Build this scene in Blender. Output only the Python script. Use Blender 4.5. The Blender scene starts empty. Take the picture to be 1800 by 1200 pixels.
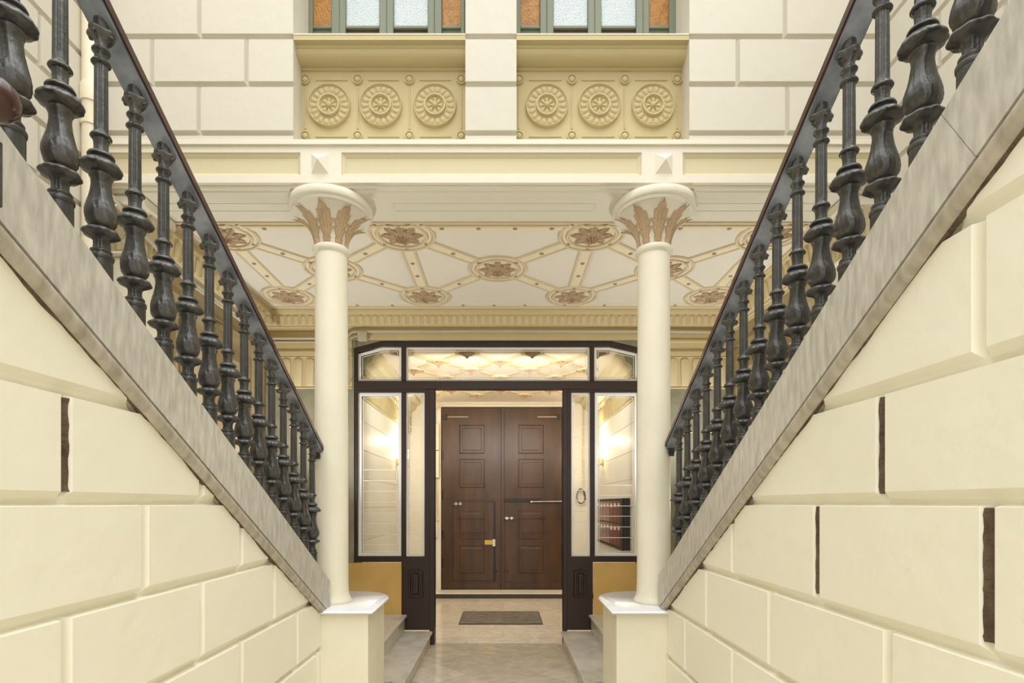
import bpy, math, random
from math import sin, cos, pi, sqrt
random.seed(7)
S = bpy.context.scene
COL = S.collection
H = 1.67            # eye height over the passage floor; all z below are given relative to the eye
F = 950.0           # focal length in pixels of an 1800 px wide frame

# ------------------------------------------------------------------ camera, sky, exposure
cd = bpy.data.cameras.new('camera'); cam = bpy.data.objects.new('camera', cd); COL.objects.link(cam)
cam.location = (0, 0, H); cam.rotation_euler = (pi/2, 0, 0)
cd.sensor_width = 36; cd.lens = 36*F/1800; cd.shift_x = 16/1800; cd.shift_y = 285/1800
cd.clip_start = 0.05
S.camera = cam
w = bpy.data.worlds.new('sky'); S.world = w; w.use_nodes = True
nt = w.node_tree; nt.nodes.clear()
wo = nt.nodes.new('ShaderNodeOutputWorld'); bg = nt.nodes.new('ShaderNodeBackground')
tc = nt.nodes.new('ShaderNodeTexCoord'); sx = nt.nodes.new('ShaderNodeSeparateXYZ'); cr = nt.nodes.new('ShaderNodeValToRGB')
nt.links.new(tc.outputs['Generated'], sx.inputs[0]); nt.links.new(sx.outputs['Z'], cr.inputs[0])
cr.color_ramp.elements[0].position = 0.0; cr.color_ramp.elements[0].color = (.85, .845, .83, 1)
cr.color_ramp.elements[1].position = 0.75; cr.color_ramp.elements[1].color = (1.08, 1.09, 1.12, 1)
nt.links.new(cr.outputs[0], bg.inputs[0]); bg.inputs[1].default_value = 1.25
nt.links.new(bg.outputs[0], wo.inputs[0])
sd = bpy.data.lights.new('sun', 'SUN'); so = bpy.data.objects.new('sun', sd); COL.objects.link(so)
sd.energy = 1.2; sd.angle = 1.0; sd.color = (1.0, 0.99, 0.97); so.rotation_euler = (math.radians(20), math.radians(6), 0); so.location = (0, -2, 9)
S.view_settings.view_transform = 'Standard'; S.view_settings.look = 'None'
S.view_settings.gamma = 1; S.view_settings.use_curve_mapping = False
S.view_settings.exposure = 0.71

def lamp(name, loc, e, col, r=0.05):
    l = bpy.data.lights.new(name, 'POINT'); l.energy = e; l.color = col; l.shadow_soft_size = r
    o = bpy.data.objects.new(name, l); COL.objects.link(o); o.location = (loc[0], loc[1], loc[2]+H); return o

# ------------------------------------------------------------------ materials
def lin(c):
    return tuple((x/255/12.92 if x/255 <= .04045 else ((x/255+.055)/1.055)**2.4) for x in c)
def mat(name, col, rough=0.6, metal=0.0, bump=0.0, scale=20.0, col2=None, vscale=None, stretch=None, spec=0.5, fac=(0.35, 0.7), coat=0, bdist=0.02):
    m = bpy.data.materials.new(name); m.use_nodes = True; t = m.node_tree; b = t.nodes['Principled BSDF']
    c = lin(col); b.inputs['Base Color'].default_value = (*c, 1)
    b.inputs['Roughness'].default_value = rough; b.inputs['Metallic'].default_value = metal
    b.inputs['Specular IOR Level'].default_value = spec; b.inputs['Coat Weight'].default_value = coat
    co = t.nodes.new('ShaderNodeTexCoord'); src = co.outputs['Object']
    if stretch:
        mp = t.nodes.new('ShaderNodeMapping'); mp.inputs['Scale'].default_value = stretch[:3]
        if len(stretch) > 3: mp.inputs['Rotation'].default_value = stretch[3:]
        t.links.new(src, mp.inputs[0]); src = mp.outputs[0]
    if col2:
        n = t.nodes.new('ShaderNodeTexNoise'); n.inputs['Scale'].default_value = vscale or scale; n.inputs['Detail'].default_value = 6
        r = t.nodes.new('ShaderNodeValToRGB'); r.color_ramp.elements[0].position = fac[0]; r.color_ramp.elements[1].position = fac[1]
        r.color_ramp.elements[0].color = (*c, 1); r.color_ramp.elements[1].color = (*lin(col2), 1)
        t.links.new(src, n.inputs['Vector']); t.links.new(n.outputs['Fac'], r.inputs[0]); t.links.new(r.outputs[0], b.inputs['Base Color'])
    if bump:
        n2 = t.nodes.new('ShaderNodeTexNoise'); n2.inputs['Scale'].default_value = scale; n2.inputs['Detail'].default_value = 4
        bp = t.nodes.new('ShaderNodeBump'); bp.inputs['Strength'].default_value = bump; bp.inputs['Distance'].default_value = bdist
        t.links.new(co.outputs['Object'], n2.inputs['Vector']); t.links.new(n2.outputs['Fac'], bp.inputs['Height']); t.links.new(bp.outputs[0], b.inputs['Normal'])
    return m
PL = mat('cream plaster', (246, 242, 224), .72, bump=.25, scale=9, spec=.25, col2=(243, 239, 219), vscale=1.6)
PLF = mat('pale facade plaster', (211, 205, 189), .72, bump=.15, scale=12, spec=.25)
BEAM = mat('white beam plaster', (227, 220, 201), .6, bump=.12, scale=14, spec=.3)
YEL = mat('yellow ochre plaster', (196, 181, 138), .7, bump=.12, scale=16, spec=.25)
YEL2 = mat('pale yellow plaster', (212, 201, 167), .7, bump=.1, scale=16, spec=.25)
COLM = mat('column paint', (238, 232, 210), .45, bump=.15, scale=6, spec=.4, col2=(229, 223, 198), vscale=2.5)
TAN = mat('tan leaf paint', (192, 166, 132), .6, bump=.2, scale=60)
ROS = mat('brown leaf paint', (172, 142, 110), .6, bump=.3, scale=80, col2=(196, 172, 140), vscale=30)
RIB = mat('beige rib paint', (218, 200, 166), .6)
RIBL = mat('cream rib paint', (236, 222, 192), .6)
CEIL = mat('ceiling paint', (232, 224, 208), .6, bump=.08, scale=5)
STUD = mat('brown stud paint', (164, 142, 116), .6)
CORN2 = mat('lighter golden flute paint', (214, 196, 154), .6)
CORN = mat('golden cornice paint', (208, 188, 142), .6, bump=.1, scale=20)
OCH = mat('ochre wall paint', (216, 180, 108), .55, bump=.1, scale=12, col2=(202, 164, 92), vscale=3)
SIDE2 = mat('beige side wall paint', (196, 180, 146), .6, bump=.15, scale=10, col2=(182, 164, 126), vscale=1.5)
SIDE = mat('tan side wall paint', (168, 146, 106), .6, bump=.15, scale=10, col2=(140, 116, 76), vscale=1.5)
STONEW = mat('grey green stone', (150, 142, 118), .6, bump=.2, scale=20, col2=(128, 122, 100), vscale=5)
MARB = mat('grey streaked marble', (208, 204, 194), .4, bump=.03, scale=6, col2=(176, 171, 160), vscale=8, stretch=(1, 5, 1.2, .5, 0, 0))
MARBD = mat('worn marble moulding', (192, 184, 168), .4, bump=.15, scale=20, col2=(156, 148, 132), vscale=7, stretch=(1, 4, 1.2))
WM = mat('white marble', (236, 236, 238), .15, col2=(222, 224, 230), vscale=3, coat=.3)
STEP = mat('veined step marble', (212, 208, 198), .25, col2=(186, 181, 168), vscale=4, stretch=(1.5, 1, 1, 0, 0, .6))
IRON = mat('dark cast iron', (88, 87, 84), .3, metal=.5, bump=.35, scale=60, col2=(58, 57, 54), vscale=14, spec=.6, bdist=.006)
PLATE = mat('iron plate with reflected light tint', (172, 178, 188), .3, metal=.3, bump=.15, scale=14, col2=(112, 118, 128), vscale=9, bdist=.006)  # reflected light put into the colour: pale bluish iron under the rail
RAILW = mat('dark red wood handrail', (62, 30, 24), .3, coat=.3)
FR = mat('dark brown painted timber', (52, 36, 30), .42, bump=.05, scale=20)
DOORM = mat('brown door timber', (84, 58, 36), .33, bump=.12, scale=6, col2=(64, 44, 28), vscale=2.2, stretch=(3, 3, .6))
DOORD = mat('darker door backing timber', (58, 38, 28), .4)  # darker brown for the slab behind the door leaves
GREEN = mat('grey green window paint', (116, 122, 100), .5)
STEEL = mat('bright steel', (205, 205, 205), .25, metal=.9)
BRASS = mat('brass', (206, 168, 84), .3, metal=.8)
WPL = mat('white plastic', (225, 222, 212), .45)
PIPEM = mat('cream painted pipe', (226, 216, 188), .45)
GPIPE = mat('grey painted conduit', (188, 178, 152), .5)
HALLW = mat('hall wall plaster', (240, 236, 226), .45, bump=.05, scale=5, col2=(228, 224, 212), vscale=1.2)
DARKR = mat('dark red mailbox', (112, 38, 30), .3, coat=.3)
BLACK = mat('black trim', (34, 30, 30), .4)
MATM = mat('brown doormat', (128, 122, 112), .9, bump=.5, scale=120, col2=(106, 100, 92), vscale=8)
CABLE = mat('grey cable', (96, 92, 84), .5)
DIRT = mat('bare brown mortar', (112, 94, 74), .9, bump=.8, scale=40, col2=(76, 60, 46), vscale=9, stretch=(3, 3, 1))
FROST = mat('frosted glass band', (250, 248, 242), .4)
SLATE = mat('dark slate riser', (74, 66, 58), .5)
ORG = mat('amber textured glass', (178, 124, 38), .35, bump=.5, scale=60, col2=(148, 96, 28), vscale=25)
def vor_glass(name, c1, c2):
    m = bpy.data.materials.new(name); m.use_nodes = True; t = m.node_tree; b = t.nodes['Principled BSDF']
    v = t.nodes.new('ShaderNodeTexVoronoi'); v.inputs['Scale'].default_value = 75; v.feature = 'DISTANCE_TO_EDGE'
    co = t.nodes.new('ShaderNodeTexCoord'); t.links.new(co.outputs['Object'], v.inputs['Vector'])
    r = t.nodes.new('ShaderNodeValToRGB'); r.color_ramp.elements[0].color = (*lin(c2), 1); r.color_ramp.elements[1].color = (*lin(c1), 1)
    r.color_ramp.elements[0].position = .02; r.color_ramp.elements[1].position = .18
    t.links.new(v.outputs['Distance'], r.inputs[0]); t.links.new(r.outputs[0], b.inputs['Base Color'])
    bp = t.nodes.new('ShaderNodeBump'); bp.inputs['Strength'].default_value = .5; bp.inputs['Distance'].default_value = .01
    t.links.new(v.outputs['Distance'], bp.inputs['Height']); t.links.new(bp.outputs[0], b.inputs['Normal'])
    b.inputs['Roughness'].default_value = .2; return m
TG = vor_glass('pale textured glass', (206, 216, 216), (168, 180, 182))
def clear_glass():
    m = bpy.data.materials.new('clear glass'); m.use_nodes = True; t = m.node_tree; t.nodes.clear()
    o = t.nodes.new('ShaderNodeOutputMaterial'); mx = t.nodes.new('ShaderNodeMixShader'); fr = t.nodes.new('ShaderNodeFresnel'); fr.inputs[0].default_value = 1.45
    tr = t.nodes.new('ShaderNodeBsdfTransparent'); tr.inputs[0].default_value = (.97, .98, .97, 1); gl = t.nodes.new('ShaderNodeBsdfGlossy'); gl.inputs['Roughness'].default_value = .02
    t.links.new(fr.outputs[0], mx.inputs[0]); t.links.new(tr.outputs[0], mx.inputs[1]); t.links.new(gl.outputs[0], mx.inputs[2]); t.links.new(mx.outputs[0], o.inputs[0]); return m
GLASS = clear_glass()
def emis(name, col, s):
    m = bpy.data.materials.new(name); m.use_nodes = True; b = m.node_tree.nodes['Principled BSDF']
    b.inputs['Base Color'].default_value = (*col, 1); b.inputs['Emission Color'].default_value = (*col, 1); b.inputs['Emission Strength'].default_value = s; return m
GLOW = emis('lit lamp glass', (1, .86, .62), 5)
def tile_mat(name, c1, c2, mortar, size_u, size_v, rot, off=0.0, rough=.16):
    m = bpy.data.materials.new(name); m.use_nodes = True; t = m.node_tree; b = t.nodes['Principled BSDF']
    co = t.nodes.new('ShaderNodeTexCoord'); mp = t.nodes.new('ShaderNodeMapping'); mp.inputs['Rotation'].default_value = (0, 0, rot)
    br = t.nodes.new('ShaderNodeTexBrick'); br.offset = off; br.inputs['Scale'].default_value = 1.0
    br.inputs['Brick Width'].default_value = size_u; br.inputs['Row Height'].default_value = size_v; br.inputs['Mortar Size'].default_value = .0025; br.inputs['Mortar Smooth'].default_value = .3
    br.inputs['Color1'].default_value = (*lin(c1), 1); br.inputs['Color2'].default_value = (*lin(c2), 1); br.inputs['Mortar'].default_value = (*lin(mortar), 1); br.inputs['Bias'].default_value = 0
    n = t.nodes.new('ShaderNodeTexNoise'); n.inputs['Scale'].default_value = 3.5; n.inputs['Detail'].default_value = 10; n.inputs['Distortion'].default_value = 2.2; n.inputs['Roughness'].default_value = .65
    r = t.nodes.new('ShaderNodeValToRGB'); r.color_ramp.elements[0].color = (.86, .85, .82, 1); r.color_ramp.elements[1].color = (1.03, 1.02, 1.0, 1)
    r.color_ramp.elements[0].position = .38; r.color_ramp.elements[1].position = .6
    mx = t.nodes.new('ShaderNodeMix'); mx.data_type = 'RGBA'; mx.blend_type = 'MULTIPLY'; mx.inputs[0].default_value = 1
    t.links.new(co.outputs['Object'], mp.inputs[0]); t.links.new(mp.outputs[0], br.inputs['Vector']); t.links.new(co.outputs['Object'], n.inputs['Vector'])
    t.links.new(n.outputs['Fac'], r.inputs[0]); t.links.new(br.outputs['Color'], mx.inputs[6]); t.links.new(r.outputs[0], mx.inputs[7])
    t.links.new(mx.outputs[2], b.inputs['Base Color']); b.inputs['Roughness'].default_value = rough; return m
FLO = tile_mat('diamond marble tiles', (216, 209, 194), (190, 181, 163), (172, 162, 142), .50, .50, pi/4, rough=.10)
FLH = tile_mat('hall marble slabs', (234, 228, 216), (226, 219, 206), (190, 178, 156), .9, .45, 0, .5)

# ------------------------------------------------------------------ mesh helpers
class MB:
    def __init__(s): s.v = []; s.f = []; s.m = []
    def add(s, vs, fs, mi=0):
        b = len(s.v); s.v += [tuple(p) for p in vs]; s.f += [tuple(b+i for i in f) for f in fs]; s.m += [mi]*len(fs)
    def box(s, x0, x1, y0, y1, z0, z1, mi=0):
        s.add([(x0,y0,z0),(x1,y0,z0),(x1,y1,z0),(x0,y1,z0),(x0,y0,z1),(x1,y0,z1),(x1,y1,z1),(x0,y1,z1)],
              [(0,3,2,1),(4,5,6,7),(0,1,5,4),(1,2,6,5),(2,3,7,6),(3,0,4,7)], mi)
    def bbox(s, x0, x1, y0, y1, z0, z1, b=.006, mi=0):          # chamfered box
        X=(x0,x1);Y=(y0,y1);Z=(z0,z1); vs=[]; idx={}
        sg=(1,-1)
        for i in (0,1):
            for j in (0,1):
                for k in (0,1):
                    for a in range(3):
                        p=[X[i]+sg[i]*b, Y[j]+sg[j]*b, Z[k]+sg[k]*b]; p[a]=(X[i],Y[j],Z[k])[a]
                        idx[(i,j,k,a)]=len(vs); vs.append(p)
        fs=[]
        q=lambda *t:fs.append([idx[x] for x in t])
        for k in (0,1): q((0,0,k,2),(1,0,k,2),(1,1,k,2),(0,1,k,2))
        for j in (0,1): q((0,j,0,1),(1,j,0,1),(1,j,1,1),(0,j,1,1))
        for i in (0,1): q((i,0,0,0),(i,1,0,0),(i,1,1,0),(i,0,1,0))
        for i in (0,1):
            for j in (0,1): q((i,j,0,0),(i,j,1,0),(i,j,1,1),(i,j,0,1))
            for k in (0,1): q((i,0,k,0),(i,1,k,0),(i,1,k,2),(i,0,k,2))
        for j in (0,1):
            for k in (0,1): q((0,j,k,1),(1,j,k,1),(1,j,k,2),(0,j,k,2))
        for i in (0,1):
            for j in (0,1):
                for k in (0,1): q((i,j,k,0),(i,j,k,1),(i,j,k,2))
        s.add(vs,fs,mi)
    def lathe(s, prof, c=(0,0,0), n=32, mod=None, cap=True, mi=0):
        vs=[]; fs=[]
        for i,(r,z) in enumerate(prof):
            for k in range(n):
                a=2*pi*k/n; rr=r if mod is None else r*mod(a,z,r)
                vs.append((c[0]+rr*cos(a),c[1]+rr*sin(a),c[2]+z))
        for i in range(len(prof)-1):
            for k in range(n):
                k2=(k+1)%n; fs.append((i*n+k,i*n+k2,(i+1)*n+k2,(i+1)*n+k))
        if cap: fs.append(tuple(range(n-1,-1,-1))); fs.append(tuple((len(prof)-1)*n+k for k in range(n)))
        s.add(vs,fs,mi)
    def extr(s, prof, p0, p1, u, v, sh0=None, sh1=None, closed=True, mi=0):
        # profile points (a,b) -> p + a*u + b*v, swept p0->p1
        n=len(prof); vs=[]
        for p in (p0,p1):
            for a,b in prof: vs.append(tuple(p[i]+a*u[i]+b*v[i] for i in range(3)))
        fs=[(i,(i+1)%n,n+(i+1)%n,n+i) for i in range(n if closed else n-1)]
        if closed: fs+= [tuple(range(n-1,-1,-1)), tuple(range(n,2*n))]
        s.add(vs,fs,mi)
    def tube(s, pts, r, n=10, mi=0):
        from mathutils import Vector
        P=[Vector(p) for p in pts]; vs=[]; fs=[]; up=None
        for i,p in enumerate(P):
            d=((P[min(i+1,len(P)-1)]-P[max(i-1,0)])).normalized()
            if up is None: up=Vector((0,0,1)) if abs(d.z)<.9 else Vector((1,0,0))
            a=d.cross(up).normalized(); b=a.cross(d).normalized(); up=b
            for k in range(n):
                t=2*pi*k/n; vs.append(tuple(p+a*r*cos(t)+b*r*sin(t)))
        for i in range(len(P)-1):
            for k in range(n): fs.append((i*n+k,i*n+(k+1)%n,(i+1)*n+(k+1)%n,(i+1)*n+k))
        fs.append(tuple(range(n))); fs.append(tuple((len(P)-1)*n+k for k in range(n-1,-1,-1)))
        s.add(vs,fs,mi)
    def polar(s, R, hf, frame, nr=20, nt=96, out=None, mi=0):
        # height field on a disc; frame(u,v,h)->xyz ; out(theta)->radius factor
        vs=[frame(0,0,hf(0,0))]; fs=[]
        for i in range(1,nr+1):
            for k in range(nt):
                a=2*pi*k/nt; q=i/nr; r=R*q*(out(a) if out else 1)
                vs.append(frame(r*cos(a),r*sin(a),hf(q,a)))
        for k in range(nt):
            fs.append((0,1+k,1+(k+1)%nt))
            for i in range(nr-1):
                fs.append((1+i*nt+k,1+(i+1)*nt+k,1+(i+1)*nt+(k+1)%nt,1+i*nt+(k+1)%nt))
            # skirt down to h=0
        b=len(vs)
        for k in range(nt):
            a=2*pi*k/nt; r=R*(out(a) if out else 1); vs.append(frame(r*cos(a),r*sin(a),0))
        for k in range(nt): fs.append((1+(nr-1)*nt+k,b+k,b+(k+1)%nt,1+(nr-1)*nt+(k+1)%nt))
        s.add(vs,fs,mi)

ROOTS = {}
def obj(name, mb, mats, parent=None, smooth=None, kind=None, label=None):
    off=(0,0,0); r=parent
    if parent is not None: off=ROOTS[parent.name]
    me=bpy.data.meshes.new(name)
    me.from_pydata([(p[0]-off[0],p[1]-off[1],p[2]-off[2]) for p in mb.v],[],mb.f)
    ms=mats if isinstance(mats,(list,tuple)) else [mats]
    for m in ms: me.materials.append(m)
    if len(ms)>1: me.polygons.foreach_set('material_index',mb.m)
    import bmesh
    bm=bmesh.new(); bm.from_mesh(me); bmesh.ops.recalc_face_normals(bm,faces=bm.faces); bm.to_mesh(me); bm.free()
    if smooth is not None:
        me.shade_smooth(); me.set_sharp_from_angle(angle=math.radians(smooth))
    o=bpy.data.objects.new(name,me); COL.objects.link(o)
    if parent is not None: o.parent=parent
    else: o.location=(0,0,H)
    ROOTS[o.name]=off
    if kind: o['kind']=kind
    if label: o['label']=label
    return o
def thing(name, label, cat, loc=(0,0,0), group=None, kind=None):
    o=bpy.data.objects.new(name,None); COL.objects.link(o); o.location=(loc[0],loc[1],loc[2]+H); o.empty_display_size=.1
    ROOTS[o.name]=tuple(loc)
    if kind: o['kind']=kind
    else: o['label']=label; o['category']=cat
    if group: o['group']=group
    return o
def tag(o,label,cat,group=None):
    o['label']=label; o['category']=cat
    if group: o['group']=group
    return o
def copy_tree(o, loc=None, label=None, parent=None):
    c=o.copy(); COL.objects.link(c)
    if parent is not None: c.parent=parent
    if loc is not None: c.location=(loc[0],loc[1],loc[2]+H)
    if label: c['label']=label
    for ch in [x for x in KIDS.get(o.name,[])]: copy_tree(ch,parent=c)
    return c
KIDS={}
def kids_of(o):
    KIDS[o.name]=[x for x in COL.objects if x.parent==o]
    for x in KIDS[o.name]: kids_of(x)

# rusticated face: (u,v) blocks with coved joints; P(u,v,d) maps to space, d = height over joint bottom
def rustic(mb, P, u0,u1, rows, joints, D=.03, gv=.017, gb=.036, gt=.008, mi=0):
    prof=[(0,0),(.28,.10),(.52,.30),(.75,.62),(.9,.87),(1,1)]
    for ri in range(len(rows)-1):
        va,vb=rows[ri],rows[ri+1]; js=[u0]+sorted(j for j in joints[ri] if u0+.03<j<u1-.03)+[u1]
        for i in range(len(js)-1):
            a,b=js[i],js[i+1]
            ga=0 if i==0 else gv; gb_=0 if i==len(js)-2 else gv
            g0=0 if ri==0 else gb; g1=0 if ri==len(rows)-2 else gt
            vs=[]
            for q,h in prof:
                vs+= [P(a+ga*q,va+g0*q,h*D),P(b-gb_*q,va+g0*q,h*D),P(b-gb_*q,vb-g1*q,h*D),P(a+ga*q,vb-g1*q,h*D)]
            fs=[]; n=len(prof)
            for k in range(n-1):
                for e in range(4): fs.append((4*k+e,4*k+(e+1)%4,4*k+4+(e+1)%4,4*k+4+e))
            fs.append(tuple(4*(n-1)+e for e in range(4)))
            mb.add(vs,fs,mi)

AL,AR = 1.27,1.146                    # inner faces of the two stair walls
zL=lambda y: 1.719-.583*y             # top of marble stringer, left / right
zR=lambda y: 1.833-.603*y
YE=3.905

# ------------------------------------------------------------------ setting: floors
m=MB(); m.box(-3.6,3.4,-4.5,6.47,-H-.1,-H); obj('floor',m,FLO,kind='structure')
m=MB(); m.box(-3.6,3.4,6.47,10.2,-H-.1,-H); obj('floor_hall',m,FLH,kind='structure')

# stair side walls
def stair_wall(name, side, A, zf, rows, joints, dark):
    m=MB(); s=side
    P=lambda u,v,d:(s*(A+.03-d),u,v)
    rustic(m,P,-3.0,3.9,rows,joints,gv=.021)
    import bmesh
    me=bpy.data.meshes.new('t'); me.from_pydata(m.v,[],m.f); bm=bmesh.new(); bm.from_mesh(me)
    a,b=zf(0)-.29,zf(1)-.29
    sl=b-a
    bmesh.ops.bisect_plane(bm,geom=bm.verts[:]+bm.edges[:]+bm.faces[:],plane_co=(0,0,a),plane_no=(0,-sl,1),clear_outer=True)
    bm.verts.ensure_lookup_table(); bm.verts.index_update()
    m2=MB(); m2.add([tuple(v.co) for v in bm.verts],[tuple(v.index for v in f.verts) for f in bm.faces]); bm.free()
    # solid core behind the face
    y0,y1=-3.0,3.9
    xa,xb=s*(A+.031),s*(A+.25)
    z0=-H
    pr=[(y0,z0),(y1,z0),(y1,zf(y1)-.27),(y0,zf(y0)-.27)]
    m2.extr(pr,(xa,0,0),(xb,0,0),(0,1,0),(0,0,1))
    o=obj(name,m2,PL,kind='structure',smooth=40)
    for (jy,za,zb,wd) in dark:
        d=MB(); vs=[]; n=14
        for i in range(n+1):
            z=za+(zb-za)*i/n; ww=wd*(.5+.07*sin(i*1.7)+.05*sin(i*.6)) * (0.75 if i in (0,n) else 1)
            for q in (-1,-.5,0,.5,1): vs.append((s*(A+.006+.010*(1-abs(q))),jy+q*ww,z))
        fs=[(5*i+k,5*i+k+1,5*i+k+6,5*i+k+5) for i in range(n) for k in range(4)]
        d.add(vs,fs); obj('bare_joint',d,DIRT,o,smooth=60,label='bare brown mortar joint')
rl=[-H,-1.36,-1.026,-.672,-.33,.0,.322,.65,1.0,1.35,1.7,2.05,2.4,2.75,3.1,3.45]
ev=[1.574-.706*k for k in range(1,7)][::-1]+[1.574,2.28,3.0,3.70]
od=[1.92-.706*k for k in range(1,7)][::-1]+[1.92,2.625,3.34]
stair_wall('wall_stair_left',-1,AL,zL,rl,[od,ev,od,ev,od,ev,od,ev,od,ev,od,ev,od,ev,od],[(1.574,.035,.322-.012,.046)])
rr=[-H,-1.42,-1.08,-.727,-.375,.0,.336,.69,1.04,1.39,1.74,2.09,2.44,2.79,3.14,3.49]
ev2=[1.61-.69*k for k in range(1,7)][::-1]+[1.61,2.32,3.04]
od2=[1.28-.69*k for k in range(1,7)][::-1]+[1.28,1.977,2.695,3.4]
ev3=[1.642-.69*k for k in range(1,7)][::-1]+[1.642]
stair_wall('wall_stair_right',1,AR,zR,rr,[od2,ev2,od2,ev2,od2,ev3,[1.302-.69*k for k in range(0,6)],ev2,od2,ev2,od2,ev2,od2,ev2,od2],
   [(1.642,.03,.325,.026),(1.977,-.33,-.01,.026),(1.28,-.33,-.01,.036)])

# ------------------------------------------------------------------ marble stringers
def stringer(side, A, zf, label, cuts):
    s=side; t=thing('marble_stringer',label,'stringer',(s*(A+.1),YE,zf(YE)-.29))
    def strip(y0,y1,d0,d1,xa,xb,sh=0):     # prism following the stair slope, dz from d0 (top) to d1 (bottom)
        m=MB(); vs=[]
        for (y,dd) in ((y0,0),(y1,1)):
            for x in (xa,xb):
                for d in (d0,d1):
                    yy=y-(sh if d==d1 and y!=YE else 0); vs.append((s*x,yy,zf(yy)+d))
        m.add(vs,[(0,1,3,2),(4,6,7,5),(0,4,5,1),(2,3,7,6),(0,2,6,4),(1,5,7,3)]); return m
    ys=[YE]+cuts+[-3.0]
    for i in range(len(ys)-1):
        o=obj('slab',strip(ys[i+1]+.0015,ys[i],0,-.232,A-.022,A+.23,.1),MARB,t)
    import math as _m
    m=MB(); pr=[]
    for k in range(9):
        a=-pi/2+pi*k/8; pr.append((-(.026*cos(a)),-.265+.030*sin(a)))
    vs=[];fs=[]
    pts=[(A+.03,-.300)]+[(A-.004+p[0],p[1]) for p in pr]+[(A+.03,-.232)]
    n=len(pts)
    for y in (YE,-3.0):
        for (x,d) in pts: vs.append((s*x,y,zf(y)+d))
    fs=[(i,i+1,n+i+1,n+i) for i in range(n-1)]+[tuple(range(n)),tuple(range(2*n-1,n-1,-1))]
    m.add(vs,fs); obj('moulding',m,MARBD,t,smooth=50)
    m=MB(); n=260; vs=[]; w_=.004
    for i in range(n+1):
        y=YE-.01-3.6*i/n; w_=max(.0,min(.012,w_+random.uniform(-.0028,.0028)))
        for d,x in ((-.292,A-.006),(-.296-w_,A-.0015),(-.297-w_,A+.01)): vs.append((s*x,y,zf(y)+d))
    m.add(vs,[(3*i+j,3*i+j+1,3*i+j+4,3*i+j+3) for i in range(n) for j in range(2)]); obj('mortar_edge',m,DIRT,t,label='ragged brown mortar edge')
    return t
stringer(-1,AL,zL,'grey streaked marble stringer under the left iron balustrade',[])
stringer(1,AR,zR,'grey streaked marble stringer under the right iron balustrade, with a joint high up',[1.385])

# stair flights behind the stringers (steps rise towards the viewer)
def flight(side,A,zf,label):
    s=side; m=MB(); y=3.85; n=0; pr=[(y,-H),(y,zf(y)-.45)]
    z=zf(y)-.45+.17
    while y>-2.8:
        pr.append((y,z)); y-=.29; pr.append((y,z)); z+=.29*(.583 if s<0 else .603)
    pr.append((y,-H))
    m.extr(pr,(s*(A+.251),0,0),(s*(2.915 if s<0 else 2.745),0,0),(0,1,0),(0,0,1))
    tag(obj('stair_flight',m,STEP,smooth=None),label,'stairs')
flight(-1,AL,zL,'marble stair flight rising behind the left balustrade')
flight(1,AR,zR,'marble stair flight rising behind the right balustrade')

# ------------------------------------------------------------------ balustrades
def smoothstep(a,b,x):
    t=max(0,min(1,(x-a)/(b-a))); return t*t*(3-2*t)
def baluster_mesh():
    K=.884
    m=MB()
    prof=[(.0385,-.10),(.0385,.203),(.0415,.205),(.0425,.212),(.0425,.217),(.040,.222),(.034,.224),(.033,.228),(.036,.232),(.036,.238),(.033,.242),(.0265,.245),(.0245,.258),(.025,.272),(.029,.281),(.034,.285),
      (.044,.290),(.055,.296),(.061,.301),(.0615,.304),(.0575,.312),(.046,.320),(.035,.324),(.0335,.326),(.037,.330),(.045,.338),(.0515,.352),(.054,.368),(.053,.386),(.049,.402),(.0425,.422),(.0365,.444),(.033,.468),(.032,.49),(.0335,.508),
      (.037,.516),(.040,.522),(.040,.526),(.034,.529),(.035,.533),(.048,.539),(.061,.544),(.069,.550),(.0695,.554),(.066,.563),(.057,.574),(.045,.584),(.036,.588),(.034,.592),(.039,.595),(.0445,.598),(.045,.601),(.041,.609),(.031,.616),(.028,.617),(.0245,.618),(.0225,.635),(.0235,.652),(.026,.664),(.026,.668),(.032,.669),(.036,.673),(.036,.676),(.032,.684),(.025,.690),
      (.0235,.695),(.0225,.72),(.0215,.945),(.0215,.950),(.029,.953),(.033,.957),(.033,.960),(.029,.967),(.022,.972),(.0215,.985),(.024,.996),(.029,1.0),(.031,1.004),(.031,1.008),(.028,1.013),(.022,1.017),(.0205,1.03),(.0225,1.045),(.030,1.054),(.042,1.063),(.0465,1.069),(.0465,1.074),(.042,1.078),(.028,1.080),(.0255,1.084),(.0255,1.16)]
    pr=[]
    for i in range(len(prof)-1):
        (r0,z0),(r1,z1)=prof[i],prof[i+1]; n=max(1,int((z1-z0)/.02)) if (r0,z0)!=prof[0] else 1
        for k in range(n): pr.append((r0+(r1-r0)*k/n,z0+(z1-z0)*k/n))
    pr.append(prof[-1])
    def mod(a,z,r):
        z=z/K
        f=1
        if .288<z<.3165: f+=.09*abs(cos(4*a))-.05
        if .54<z<.58: f+=.05*abs(cos(6*a))-.03
        if .335<z<.50:
            e=smoothstep(.33,.355,z)*(1-smoothstep(.47,.51,z)); f+=e*(.10*abs(cos(2*a+(z-.33)*12))-.05+.028*cos(16*a+z*60)+.02*cos(4*a-z*50))
        if .705<z<.95: f+=.055*cos(12*a)
        if .62<z<.67: f+=.05*cos(10*a)
        if .24<z<.283: f+=.04*cos(8*a)
        if 1.05<z<1.085: f+=.13*cos(4*a)
        return f
    m.lathe([(r*K,z*K) for r,z in pr],n=64,mod=mod)
    for q in range(4):
        # little volutes of the top cap
        b=q*pi/2; m.lathe([(.001,-.007),(.007,-.005),(.009,0),(.007,.005),(.001,.007)],(.038*K*cos(b),.038*K*sin(b),1.06*K),8)
    return m
BAL=None
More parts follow.
